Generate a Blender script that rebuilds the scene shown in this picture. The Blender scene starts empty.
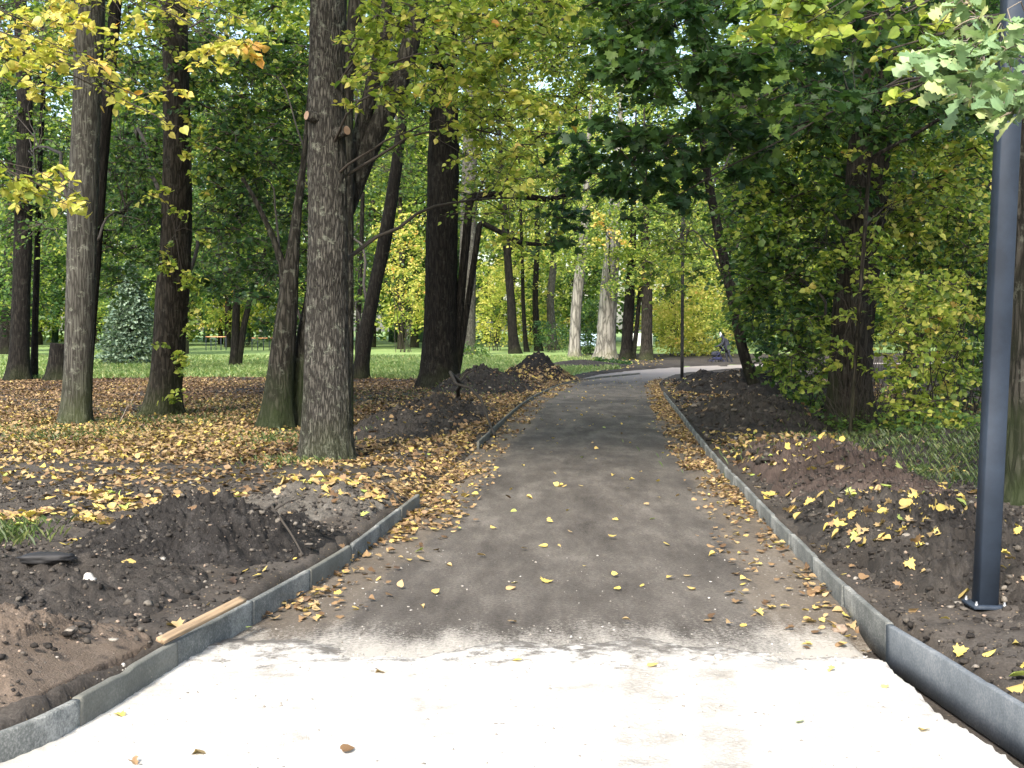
import bpy, math, random
import numpy as np
from mathutils import Vector
rng = np.random.default_rng(7)
random.seed(7)
D = bpy.data
C = bpy.context.scene
COL = C.collection

# ------------------------------------------------------------------ camera, sky, sun, exposure
F = 1250.0                       # focal length in pixels at 1024 wide
CAMZ = 1.6
PITCH = math.atan(46 / F)
cam_d = D.cameras.new('camera'); cam_d.lens = F * 36 / 1024; cam_d.clip_end = 1500
cam = D.objects.new('camera', cam_d); COL.objects.link(cam)
cam.location = (0, 0, CAMZ); cam.rotation_euler = (math.pi / 2 - PITCH, 0, 0)
C.camera = cam
SUN_EL = math.radians(40); SUN_DIR = Vector((-0.30, -0.95, 0)).normalized()   # towards the sun, horizontally
w = D.worlds.new('World'); C.world = w; w.use_nodes = True
nt = w.node_tree
sky = nt.nodes.new('ShaderNodeTexSky'); sky.sky_type = 'NISHITA'; sky.sun_disc = False
sky.sun_elevation = SUN_EL; sky.sun_rotation = math.atan2(SUN_DIR.x, SUN_DIR.y)
sky.air_density = 1.2; sky.dust_density = 3.0
bgn = nt.nodes['Background']; bgn.inputs['Strength'].default_value = 0.15
nt.links.new(sky.outputs[0], bgn.inputs['Color'])
sd = D.lights.new('sun', 'SUN'); sd.energy = 2.6; sd.angle = math.radians(9); sd.color = (1, 0.95, 0.86)
sun = D.objects.new('sun', sd); COL.objects.link(sun)
sv = Vector((SUN_DIR.x * math.cos(SUN_EL), SUN_DIR.y * math.cos(SUN_EL), math.sin(SUN_EL)))
sun.rotation_euler = sv.to_track_quat('Z', 'Y').to_euler(); sun.location = (-20, -30, 40)
C.view_settings.view_transform = 'Standard'; C.view_settings.look = 'None'
C.view_settings.gamma = 1; C.view_settings.exposure = 1.55
cy = C.cycles
cy.max_bounces = 6; cy.diffuse_bounces = 3; cy.glossy_bounces = 1; cy.transmission_bounces = 4
cy.use_adaptive_sampling = True; cy.adaptive_threshold = 0.02; cy.use_denoising = True
cy.caustics_reflective = False; cy.caustics_refractive = False

# ------------------------------------------------------------------ helpers
def tag(o, label=None, cat=None, group=None, kind=None):
    if label: o['label'] = label
    if cat: o['category'] = cat
    if group: o['group'] = group
    if kind: o['kind'] = kind
    return o

def empty(name, loc=(0, 0, 0), rz=0):
    o = D.objects.new(name, None); COL.objects.link(o); o.location = loc; o.rotation_euler.z = rz
    o.empty_display_size = .2
    return o

def rise(y): return 0.01 * np.maximum(0, np.asarray(y, float) - 45)

def ray(px, py):
    a, b = (px - 512) / F, (384 - py) / F
    return np.array([a, math.cos(PITCH) + b * math.sin(PITCH), -math.sin(PITCH) + b * math.cos(PITCH)])

def P(px, py, d):                       # world point at depth y = d
    r = ray(px, py); t = d / r[1]
    return np.array([r[0] * t, d, CAMZ + r[2] * t])

def G(px, py, h=0.0):                   # world point on the ground
    r = ray(px, py); lo, hi = 1.0, 400.0
    for _ in range(50):
        m = (lo + hi) / 2
        if CAMZ + r[2] * m / r[1] > rise(m) + h: lo = m
        else: hi = m
    return P(px, py, lo)

def _hash(ix, iy, iz, seed):
    n = (ix.astype(np.int64) * 374761393 + iy.astype(np.int64) * 668265263 + iz.astype(np.int64) * 1274126177 + seed * 974634777) & 0x7fffffff
    n = ((n ^ (n >> 13)) * 1103515245 + 12345) & 0x7fffffff
    n = ((n ^ (n >> 15)) * 69069 + 1) & 0x7fffffff
    return (n & 0xffff) / 65535.0

def vnoise(x, y, z=0.0, seed=0):
    x, y, z = np.broadcast_arrays(np.asarray(x, float), np.asarray(y, float), np.asarray(z, float))
    fx, fy, fz = np.floor(x), np.floor(y), np.floor(z)
    u, v, q = x - fx, y - fy, z - fz
    u, v, q = [t * t * (3 - 2 * t) for t in (u, v, q)]
    r = 0
    for a in (0, 1):
        for b in (0, 1):
            for c in (0, 1):
                wgt = (u if a else 1 - u) * (v if b else 1 - v) * (q if c else 1 - q)
                r = r + wgt * _hash(fx + a, fy + b, fz + c, seed)
    return r                             # 0..1

def fbm(x, y, z=0.0, octv=4, seed=0, gain=.5):
    r = 0; a = 1; s = 0
    for k in range(octv):
        f = 2.03 ** k
        r = r + a * (vnoise(np.asarray(x) * f, np.asarray(y) * f, np.asarray(z) * f, seed + k * 7) - .5) * 2
        s += a; a *= gain
    return r / s                         # -1..1

def np_mesh(name, V, groups, tone=None, smooth=False, uv=None):
    """groups: list of int arrays (n,k). tone: per-face floats."""
    me = D.meshes.new(name)
    V = np.ascontiguousarray(V, np.float32)
    loops = np.concatenate([g.reshape(-1) for g in groups]).astype(np.int32)
    tot = np.concatenate([np.full(len(g), g.shape[1], np.int32) for g in groups])
    st = np.concatenate([[0], np.cumsum(tot)[:-1]]).astype(np.int32)
    me.vertices.add(len(V)); me.vertices.foreach_set('co', V.reshape(-1))
    me.loops.add(len(loops)); me.loops.foreach_set('vertex_index', loops)
    me.polygons.add(len(tot)); me.polygons.foreach_set('loop_start', st); me.polygons.foreach_set('loop_total', tot)
    if smooth: me.polygons.foreach_set('use_smooth', np.ones(len(tot), bool))
    me.update(calc_edges=True)
    if tone is not None:
        a = me.attributes.new('tone', 'FLOAT', 'FACE'); a.data.foreach_set('value', np.ascontiguousarray(tone, np.float32))
    if uv is not None:
        l = me.uv_layers.new(name='UVMap'); l.data.foreach_set('uv', np.ascontiguousarray(uv[loops], np.float32).reshape(-1))
    return me

def link(name, me, mat=None, parent=None, loc=None):
    o = D.objects.new(name, me); COL.objects.link(o)
    if mat is not None and len(me.materials) == 0: me.materials.append(mat)
    if parent is not None: o.parent = parent
    if loc is not None: o.location = loc
    return o

class Buf:                               # gathers geometry of one mesh
    def __init__(s): s.V = []; s.G = {}; s.T = {}; s.n = 0
    def add(s, V, faces, tone=0.0):
        V = np.asarray(V, float); s.V.append(V)
        for f in (faces if isinstance(faces, list) else [faces]):
            k = f.shape[1]; s.G.setdefault(k, []).append(f + s.n)
            t = np.broadcast_to(np.asarray(tone, float), (len(f),)) if np.ndim(tone) == 0 else tone
            s.T.setdefault(k, []).append(t)
        s.n += len(V)
    def mesh(s, name, smooth=False, origin=None):
        V = np.concatenate(s.V)
        if origin is not None: V = V - np.asarray(origin)
        ks = sorted(s.G)
        return np_mesh(name, V, [np.concatenate(s.G[k]) for k in ks], np.concatenate([np.concatenate(s.T[k]) for k in ks]), smooth)

# ------------------------------------------------------------------ leaves
def outline(kind):
    if kind == 'simple':
        return np.array([[0, 0, 0], [.36, .45, .10], [0, 1, -.05], [-.36, .45, .10]]), [(0, 1, 2), (0, 2, 3)]
    if kind == 'linden':
        V = [[0, 0, 0], [.34, .08, .05], [.46, .45, .12], [0, 1, -.08], [-.46, .45, .12], [-.34, .08, .05]]
        return np.array(V), [(0, 1, 2, 3), (0, 3, 4, 5)]
    if kind == 'linden_fine':
        V = [[0, .04, 0], [.22, -.03, .03], [.42, .12, .09], [.48, .38, .12], [.34, .66, .08], [.12, .88, .0], [0, 1.05, -.1],
             [-.12, .88, .0], [-.34, .66, .08], [-.48, .38, .12], [-.42, .12, .09], [-.22, -.03, .03]]
        return np.array(V), [(0, 1, 2, 3, 4, 5, 6), (0, 6, 7, 8, 9, 10, 11)]
    if kind == 'maple':
        pts = [(0, 0), (.10, .02), (.30, -.10), (.30, .08), (.56, .12), (.46, .28), (.60, .52), (.38, .46), (.30, .50), (.30, .78), (.14, .74), (0, 1.0)]
        right = pts[1:-1]; left = [(-x, y) for x, y in right[::-1]]
        o = [pts[0]] + right + [pts[-1]] + left
        V = [[x, y, .16 * abs(x) - .08 * y * y] for x, y in o] + [[0, .33, 0]]
        n = len(o)
        return np.array(V), [(n, i, (i + 1) % n) for i in range(n)]
    if kind == 'oak':
        pts = [(0, 0), (.08, .10), (.20, .20), (.10, .30), (.30, .42), (.16, .52), (.36, .66), (.20, .74), (.26, .90), (0, 1.0)]
        right = pts[1:-1]; left = [(-x, y) for x, y in right[::-1]]
        o = [pts[0]] + right + [pts[-1]] + left; n = len(o); m = len(right)
        V = [[x, y, .25 * abs(x) - .1 * y * y] for x, y in o]
        fs = [(0, 1, n - 1)] + [(i, i + 1, n - i - 1, n - i) for i in range(1, m)] + [(m, m + 1, m + 2)]
        return np.array(V), fs
TEMPL = {k: outline(k) for k in ('simple', 'linden', 'linden_fine', 'maple', 'oak')}

def unit(a): return a / np.maximum(np.linalg.norm(a, axis=-1, keepdims=True), 1e-9)

def add_leaves(buf, kind, pos, nrm, dr, size, tone, curl=None):
    T, faces = TEMPL[kind]; N = len(pos)
    if N == 0: return
    n = unit(nrm); ey = unit(dr - (dr * n).sum(1, keepdims=True) * n); ex = np.cross(ey, n)
    size = np.broadcast_to(size, (N,)); c = np.ones(N) if curl is None else curl
    wv = rng.uniform(.8, 1.15, N)
    V = pos[:, None, :] + size[:, None, None] * (T[None, :, 0:1] * ex[:, None] * wv[:, None, None] + T[None, :, 1:2] * ey[:, None] + (T[None, :, 2:3] * c[:, None, None]) * n[:, None])
    m = len(T); base = (np.arange(N) * m)[:, None]
    for k in sorted(set(len(f) for f in faces)):
        fs = np.array([f for f in faces if len(f) == k])
        FF = (base[:, None, :] + fs[None]).reshape(-1, k)
        tt = np.repeat(tone, len(fs))
        buf.G.setdefault(k, []).append(FF + buf.n); buf.T.setdefault(k, []).append(tt)
    buf.V.append(V.reshape(-1, 3)); buf.n += N * m

def tube(path, radii, sides=6):
    path = np.asarray(path, float); k = len(path)
    t = unit(np.gradient(path, axis=0)); ref = np.array([0, 0, 1.]) if abs(t[:, 2]).mean() < .7 else np.array([1., 0, 0])
    a = unit(np.cross(t, ref)); b = np.cross(t, a)
    th = np.linspace(0, 2 * math.pi, sides, endpoint=False)
    V = path[:, None] + np.asarray(radii)[:, None, None] * (np.cos(th)[None, :, None] * a[:, None] + np.sin(th)[None, :, None] * b[:, None])
    i = np.arange(k - 1)[:, None] * sides; j = np.arange(sides)[None]; j2 = (j + 1) % sides
    Q = np.stack([i + j, i + j2, i + sides + j2, i + sides + j], -1).reshape(-1, 4)
    return V.reshape(-1, 3), Q

def limb(buf, a, b, r0, r1, sag=.12, segs=8, wob=.05, sides=6):
    a = np.asarray(a, float); b = np.asarray(b, float); L = np.linalg.norm(b - a) + 1e-6
    t = np.linspace(0, 1, segs)[:, None]
    p = a + (b - a) * t
    p[:, 2] += sag * L * np.sin(math.pi * t[:, 0])
    j = rng.normal(0, wob * L, (segs, 3)) * np.sin(math.pi * t); p += np.cumsum(j, 0) * .5 * np.sin(math.pi * t)
    V, Q = tube(p, r0 + (r1 - r0) * t[:, 0] ** .8, sides); buf.add(V, Q)
    return p

def cluster(lb, bb, c, r, m, size, tone, kind, sd=.12, flat=.45, twigs=True, droop=.3, updown=.75):
    """a spray: leaves set along twigs that radiate from c"""
    k = max(3, int(m / 9)); per = max(1, m // k)
    th = rng.uniform(0, 2 * math.pi, k); el = rng.normal(0, flat * .8, k)
    dirs = np.stack([np.cos(th) * np.cos(el), np.sin(th) * np.cos(el), np.sin(el)], -1)
    ln = r * rng.uniform(.55, 1.25, k)
    t = np.tile(np.linspace(.12, 1, per), k) + rng.normal(0, .04, k * per)
    d = np.repeat(dirs, per, 0); l = np.repeat(ln, per)
    pos = c + d * (t * l)[:, None]; pos[:, 2] -= droop * r * t ** 2
    side = np.cross(d, [0, 0, 1.]) * (np.where(np.arange(k * per) % 2, 1, -1) * rng.uniform(.2, 1.0, k * per))[:, None]
    dr = d * .6 + side + rng.normal(0, .35, (k * per, 3)); dr[:, 2] -= .35
    pos = pos + rng.normal(0, .06 * r, pos.shape)
    nm = np.array([0, -.1, updown]) + rng.normal(0, .5, (k * per, 3))
    tn = np.clip(tone + rng.normal(0, sd, k * per), 0, 1)
    add_leaves(lb, kind, pos, nm, dr, size * rng.uniform(.6, 1.2, k * per), tn)
    if twigs:
        for q in range(k):
            tt = np.linspace(0, 1, 4)[:, None]
            p = c + dirs[q] * ln[q] * tt; p[:, 2] -= droop * r * tt[:, 0] ** 2
            V, Q = tube(p, np.linspace(.02 * r + .002, .0015, 4), 3); bb.add(V, Q)

# ------------------------------------------------------------------ materials
def newmat(name):
    m = D.materials.new(name); m.use_nodes = True
    nt = m.node_tree; b = nt.nodes['Principled BSDF']
    return m, nt, b

def nd(nt, typ, **kw):
    n = nt.nodes.new(typ)
    for k, v in kw.items():
        if k.startswith('_'): setattr(n, k[1:], v)
        else: n.inputs[k.replace('__', ' ')].default_value = v
    return n

def ramp(nt, fac, stops, interp='LINEAR'):
    r = nt.nodes.new('ShaderNodeValToRGB'); r.color_ramp.interpolation = interp
    e = r.color_ramp.elements
    while len(e) < len(stops): e.new(.5)
    for el, (p, c) in zip(e, stops): el.position = p; el.color = (*c, 1)
    nt.links.new(fac, r.inputs[0]); return r.outputs[0]

def leaf_mat(name, stops, transl=.5, rough=.45, tint=(1.12, 1.2, .65)):
    m, nt, b = newmat(name); L = nt.links.new
    at = nd(nt, 'ShaderNodeAttribute', _attribute_name='tone')
    col = ramp(nt, at.outputs['Fac'], stops)
    ns = nd(nt, 'ShaderNodeTexNoise', Scale=30.0, Detail=2.0)
    tc = nt.nodes.new('ShaderNodeTexCoord'); L(tc.outputs['Object'], ns.inputs['Vector'])
    mx = nd(nt, 'ShaderNodeMixRGB', _blend_type='MULTIPLY', Fac=.5)
    cr = ramp(nt, ns.outputs['Fac'], [(.3, (.6, .6, .55)), (.6, (1.15, 1.1, 1.05))])
    L(col, mx.inputs[1]); L(cr, mx.inputs[2])
    L(mx.outputs[0], b.inputs['Base Color']); b.inputs['Roughness'].default_value = rough
    b.inputs['Specular IOR Level'].default_value = .35
    tr = nt.nodes.new('ShaderNodeBsdfTranslucent')
    m2 = nd(nt, 'ShaderNodeMixRGB', _blend_type='MULTIPLY', Fac=1.0); m2.inputs[2].default_value = (*tint, 1)
    L(mx.outputs[0], m2.inputs[1]); L(m2.outputs[0], tr.inputs['Color'])
    ms = nd(nt, 'ShaderNodeMixShader', Fac=transl)
    L(b.outputs[0], ms.inputs[1]); L(tr.outputs[0], ms.inputs[2])
    L(ms.outputs[0], nt.nodes['Material Output'].inputs['Surface'])
    return m

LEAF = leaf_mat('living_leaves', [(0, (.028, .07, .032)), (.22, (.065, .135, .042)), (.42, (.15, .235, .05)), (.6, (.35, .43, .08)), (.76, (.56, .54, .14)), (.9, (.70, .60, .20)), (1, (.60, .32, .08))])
OAKL = leaf_mat('oak_leaves', [(0, (.14, .24, .12)), (.5, (.26, .38, .20)), (1, (.5, .5, .2))], transl=.3)
SPRU = leaf_mat('spruce_needles', [(0, (.08, .14, .11)), (1, (.27, .36, .26))], transl=.1)
LITT = leaf_mat('fallen_leaves', [(0, (.05, .034, .026)), (.25, (.13, .078, .042)), (.45, (.26, .17, .092)), (.62, (.42, .31, .16)), (.78, (.56, .42, .11)), (.93, (.60, .50, .14)), (1, (.32, .40, .10))], transl=.15, rough=.55)

def bark_mat(name, dark, light, moss=0.3, mosscol=(.045, .06, .02), zs=1.3, hs=9.0, lichen=.15, bump=.6):
    m, nt, b = newmat(name); L = nt.links.new
    tc = nt.nodes.new('ShaderNodeTexCoord')
    mp = nd(nt, 'ShaderNodeMapping'); mp.inputs['Scale'].default_value = (hs, hs, zs); L(tc.outputs['Object'], mp.inputs['Vector'])
    n1 = nd(nt, 'ShaderNodeTexNoise', Scale=1.6, Detail=8.0, Roughness=.65, Distortion=.6); L(mp.outputs[0], n1.inputs['Vector'])
    v = nd(nt, 'ShaderNodeTexVoronoi', Scale=1.7, _feature='DISTANCE_TO_EDGE'); 
    ad = nd(nt, 'ShaderNodeVectorMath', _operation='ADD'); L(mp.outputs[0], ad.inputs[0])
    sc = nd(nt, 'ShaderNodeVectorMath', _operation='SCALE'); sc.inputs['Scale'].default_value = .9; L(n1.outputs['Color'], sc.inputs[0]); L(sc.outputs[0], ad.inputs[1])
    L(ad.outputs[0], v.inputs['Vector'])
    cr = ramp(nt, v.outputs['Distance'], [(0, (0, 0, 0)), (.22, (1, 1, 1))])
    mul = nd(nt, 'ShaderNodeMath', _operation='MULTIPLY'); L(cr, mul.inputs[0]); L(n1.outputs['Fac'], mul.inputs[1])
    base = ramp(nt, mul.outputs[0], [(0.02, tuple(c * .45 for c in dark)), (.3, dark), (.62, light)])
    big = nd(nt, 'ShaderNodeTexNoise', Scale=1.1, Detail=4.0); L(tc.outputs['Object'], big.inputs['Vector'])
    # lichen flecks
    ln = nd(nt, 'ShaderNodeTexNoise', Scale=7.0, Detail=6.0, Roughness=.75); L(tc.outputs['Object'], ln.inputs['Vector'])
    lm = ramp(nt, ln.outputs['Fac'], [(.56, (0, 0, 0)), (.66, (1, 1, 1))])
    lmul = nd(nt, 'ShaderNodeMath', _operation='MULTIPLY'); L(lm, lmul.inputs[0]); lmul.inputs[1].default_value = lichen * 2
    mx1 = nd(nt, 'ShaderNodeMixRGB'); L(lmul.outputs[0], mx1.inputs[0]); L(base, mx1.inputs[1]); mx1.inputs[2].default_value = (.30, .32, .26, 1)
    # moss, thicker low down
    sep = nt.nodes.new('ShaderNodeSeparateXYZ'); L(tc.outputs['Object'], sep.inputs[0])
    mr = nd(nt, 'ShaderNodeMapRange'); mr.inputs['From Min'].default_value = 0; mr.inputs['From Max'].default_value = 2.2
    mr.inputs['To Min'].default_value = .28; mr.inputs['To Max'].default_value = -.08; L(sep.outputs['Z'], mr.inputs['Value'])
    ma = nd(nt, 'ShaderNodeMath', _operation='ADD'); L(big.outputs['Fac'], ma.inputs[0]); L(mr.outputs[0], ma.inputs[1])
    mm = ramp(nt, ma.outputs[0], [(.62 - moss * .25, (0, 0, 0)), (.86 - moss * .25, (1, 1, 1))])
    mmul = nd(nt, 'ShaderNodeMath', _operation='MULTIPLY'); L(mm, mmul.inputs[0]); mmul.inputs[1].default_value = min(1, moss * 1.6)
    mx2 = nd(nt, 'ShaderNodeMixRGB'); L(mmul.outputs[0], mx2.inputs[0]); L(mx1.outputs[0], mx2.inputs[1]); mx2.inputs[2].default_value = (*mosscol, 1)
    L(mx2.outputs[0], b.inputs['Base Color']); b.inputs['Roughness'].default_value = .92; b.inputs['Specular IOR Level'].default_value = .15
    bp = nd(nt, 'ShaderNodeBump', Strength=bump, Distance=.05); L(mul.outputs[0], bp.inputs['Height']); L(bp.outputs[0], b.inputs['Normal'])
    return m
BARK_MAIN = bark_mat('furrowed_grey_bark', (.062, .058, .052), (.118, .112, .10), moss=.22, hs=20, zs=3.4, lichen=.28, bump=.8)
BARK_GREY = bark_mat('grey_bark', (.06, .057, .05), (.10, .098, .088), moss=.35, hs=14, zs=1.2, lichen=.2, bump=.4)
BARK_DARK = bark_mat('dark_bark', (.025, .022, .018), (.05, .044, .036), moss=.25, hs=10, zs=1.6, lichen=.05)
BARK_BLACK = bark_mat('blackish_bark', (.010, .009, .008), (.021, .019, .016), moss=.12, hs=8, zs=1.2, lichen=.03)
BARK_MOSS = bark_mat('mossy_bark', (.026, .024, .020), (.058, .054, .046), moss=.5, mosscol=(.024, .034, .013), hs=9, zs=1.5, lichen=.12)
BARK_PALE = bark_mat('pale_peeling_bark', (.19, .18, .16), (.30, .285, .26), moss=.2, mosscol=(.22, .22, .12), hs=3, zs=.5, lichen=.15, bump=.3)
TWIG, _nt, _b = newmat('twig_bark'); _b.inputs['Base Color'].default_value = (.035, .028, .022, 1); _b.inputs['Roughness'].default_value = .85
OTWIG, _nt, _b = newmat('pale_twig'); _b.inputs['Base Color'].default_value = (.22, .18, .14, 1); _b.inputs['Roughness'].default_value = .8

def earth_mat(name, stops, scale=3.0, fine=60.0, bump=.5, bdist=.03, rough=.95, speck=None):
    m, nt, b = newmat(name); L = nt.links.new
    tc = nt.nodes.new('ShaderNodeTexCoord')
    n1 = nd(nt, 'ShaderNodeTexNoise', Scale=scale, Detail=8.0, Roughness=.68); L(tc.outputs['Object'], n1.inputs['Vector'])
    n2 = nd(nt, 'ShaderNodeTexNoise', Scale=fine, Detail=5.0, Roughness=.7); L(tc.outputs['Object'], n2.inputs['Vector'])
    mx = nd(nt, 'ShaderNodeMixRGB', _blend_type='MIX', Fac=.45); L(n1.outputs['Fac'], mx.inputs[1]); L(n2.outputs['Fac'], mx.inputs[2])
    col = ramp(nt, mx.outputs[0], stops)
    if speck:
        v = nd(nt, 'ShaderNodeTexVoronoi', Scale=speck[0]); L(tc.outputs['Object'], v.inputs['Vector'])
        s1 = ramp(nt, v.outputs['Distance'], [(.0, (1, 1, 1)), (speck[1], (0, 0, 0))])
        hs = nt.nodes.new('ShaderNodeSeparateColor'); L(v.outputs['Color'], hs.inputs[0])
        gt = nd(nt, 'ShaderNodeMath', _operation='GREATER_THAN'); L(hs.outputs[0], gt.inputs[0]); gt.inputs[1].default_value = speck[3]
        mu = nd(nt, 'ShaderNodeMath', _operation='MULTIPLY'); L(s1, mu.inputs[0]); L(gt.outputs[0], mu.inputs[1])
        m3 = nd(nt, 'ShaderNodeMixRGB'); L(mu.outputs[0], m3.inputs[0]); L(col, m3.inputs[1]); m3.inputs[2].default_value = (*speck[2], 1)
        col = m3.outputs[0]
    L(col, b.inputs['Base Color']); b.inputs['Roughness'].default_value = rough; b.inputs['Specular IOR Level'].default_value = .15
    bp = nd(nt, 'ShaderNodeBump', Strength=bump, Distance=bdist); L(mx.outputs[0], bp.inputs['Height']); L(bp.outputs[0], b.inputs['Normal'])
    return m
GROUND = earth_mat('forest_soil', [(.3, (.024, .020, .017)), (.5, (.052, .045, .039)), (.7, (.11, .098, .087))], scale=1.2, speck=(35, .25, (.3, .22, .12), .75))
LAWNM = earth_mat('lawn_turf', [(.3, (.12, .19, .065)), (.5, (.20, .29, .10)), (.7, (.33, .38, .17))], scale=.35, fine=8, bump=.8, bdist=.08)
SOIL_BLACK = earth_mat('black_soil', [(.3, (.010, .009, .009)), (.52, (.025, .023, .022)), (.72, (.085, .08, .077))], scale=5, speck=(45, .22, (.3, .27, .23), .86), bump=1.0, bdist=.03, fine=90)
SOIL_DARK = earth_mat('dark_brown_soil', [(.3, (.020, .0175, .0155)), (.52, (.046, .041, .037)), (.72, (.115, .104, .095))], scale=4, speck=(40, .22, (.26, .22, .17), .88), bump=1.0, bdist=.03, fine=90)
SOIL_BROWN = earth_mat('light_brown_soil', [(.3, (.07, .052, .04)), (.5, (.135, .105, .082)), (.7, (.22, .175, .14))], scale=4, speck=(40, .22, (.34, .3, .24), .88), bump=1.0, bdist=.03, fine=90)
SOIL_RED = earth_mat('reddish_soil', [(.3, (.035, .026, .022)), (.5, (.072, .054, .047)), (.7, (.13, .105, .092))], scale=3, speck=(40, .22, (.3, .25, .2), .9), bump=1.0, bdist=.03, fine=90)
SOIL_GREY = earth_mat('grey_sandy_soil', [(.3, (.04, .036, .032)), (.5, (.095, .086, .076)), (.7, (.18, .168, .15))], scale=4, speck=(40, .2, (.4, .36, .3), .85), bump=1.0, bdist=.03, fine=90)
STONE = earth_mat('pale_stone', [(.3, (.25, .24, .22)), (.7, (.55, .52, .48))], scale=8, fine=50)
STONEB = earth_mat('brown_stone', [(.3, (.16, .12, .09)), (.7, (.36, .28, .22))], scale=8, fine=50)

# road surface: dark rolled base in the middle, sandy dirt shoulders, tyre streaks
def path_mat():
    m, nt, b = newmat('dirt_covered_road'); L = nt.links.new
    uv = nt.nodes.new('ShaderNodeUVMap'); sep = nt.nodes.new('ShaderNodeSeparateXYZ'); L(uv.outputs[0], sep.inputs[0])
    tc = nt.nodes.new('ShaderNodeTexCoord')
    mpa = nd(nt, 'ShaderNodeMapping'); mpa.inputs['Scale'].default_value = (1, .28, 1); L(tc.outputs['Object'], mpa.inputs['Vector'])
    n1 = nd(nt, 'ShaderNodeTexNoise', Scale=2.2, Detail=9.0, Roughness=.72); L(mpa.outputs[0], n1.inputs['Vector'])
    n2 = nd(nt, 'ShaderNodeTexNoise', Scale=45.0, Detail=6.0, Roughness=.85); L(tc.outputs['Object'], n2.inputs['Vector'])
    mp = nd(nt, 'ShaderNodeMapping'); mp.inputs['Scale'].default_value = (9, .5, 1); L(uv.outputs[0], mp.inputs['Vector'])
    n3 = nd(nt, 'ShaderNodeTexNoise', Scale=1.0, Detail=6.0, Roughness=.6, Distortion=.25); L(mp.outputs[0], n3.inputs['Vector'])
    mx = nd(nt, 'ShaderNodeMixRGB', Fac=.5); L(n1.outputs['Fac'], mx.inputs[1]); L(n2.outputs['Fac'], mx.inputs[2])
    mx2 = nd(nt, 'ShaderNodeMixRGB', Fac=.10); L(mx.outputs[0], mx2.inputs[1]); L(n3.outputs['Fac'], mx2.inputs[2])
    dark = ramp(nt, mx2.outputs[0], [(.38, (.034, .029, .025)), (.5, (.090, .079, .069)), (.62, (.19, .17, .148))])
    sand = ramp(nt, mx.outputs[0], [(.32, (.055, .043, .034)), (.5, (.125, .104, .083)), (.7, (.24, .21, .175))])
    # |u| with noise decides where the shoulder starts
    ab = nd(nt, 'ShaderNodeMath', _operation='ABSOLUTE'); L(sep.outputs['X'], ab.inputs[0])
    nn = nd(nt, 'ShaderNodeMath', _operation='MULTIPLY_ADD'); L(n1.outputs['Fac'], nn.inputs[0]); nn.inputs[1].default_value = .5; L(ab.outputs[0], nn.inputs[2])
    msk = ramp(nt, nn.outputs[0], [(.94, (0, 0, 0)), (1.04, (1, 1, 1))])
    cm = nd(nt, 'ShaderNodeMixRGB'); L(msk, cm.inputs[0]); L(dark, cm.inputs[1]); L(sand, cm.inputs[2])
    # pale dust dragged from the gravel
    so = nt.nodes.new('ShaderNodeSeparateXYZ'); L(tc.outputs['Object'], so.inputs[0])
    mr = nd(nt, 'ShaderNodeMapRange'); mr.inputs['From Min'].default_value = 6.2; mr.inputs['From Max'].default_value = 8.2; mr.inputs['To Min'].default_value = .26; mr.inputs['To Max'].default_value = -.2; L(so.outputs['Y'], mr.inputs['Value'])
    ds = nd(nt, 'ShaderNodeMath', _operation='ADD'); L(mx.outputs[0], ds.inputs[0]); L(mr.outputs[0], ds.inputs[1])
    dm = ramp(nt, ds.outputs[0], [(.60, (0, 0, 0)), (.74, (1, 1, 1))])
    dmm = nd(nt, 'ShaderNodeMath', _operation='MULTIPLY', ); L(dm, dmm.inputs[0]); dmm.inputs[1].default_value = .7
    c2 = nd(nt, 'ShaderNodeMixRGB'); L(dmm.outputs[0], c2.inputs[0]); L(cm.outputs[0], c2.inputs[1]); c2.inputs[2].default_value = (.5, .47, .42, 1)
    # far bend: sunlit grey painted in as a paler colour
    mf = nd(nt, 'ShaderNodeMapRange'); mf.inputs['From Min'].default_value = 44; mf.inputs['From Max'].default_value = 56; L(so.outputs['Y'], mf.inputs['Value'])
    c3 = nd(nt, 'ShaderNodeMixRGB'); L(mf.outputs[0], c3.inputs[0]); L(c2.outputs[0], c3.inputs[1]); c3.inputs[2].default_value = (.30, .265, .235, 1)
    L(c3.outputs[0], b.inputs['Base Color']); b.inputs['Roughness'].default_value = .85; b.inputs['Specular IOR Level'].default_value = .25
    bp = nd(nt, 'ShaderNodeBump', Strength=1.0, Distance=.015); L(mx.outputs[0], bp.inputs['Height']); L(bp.outputs[0], b.inputs['Normal'])
    return m
PATHM = path_mat()

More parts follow.
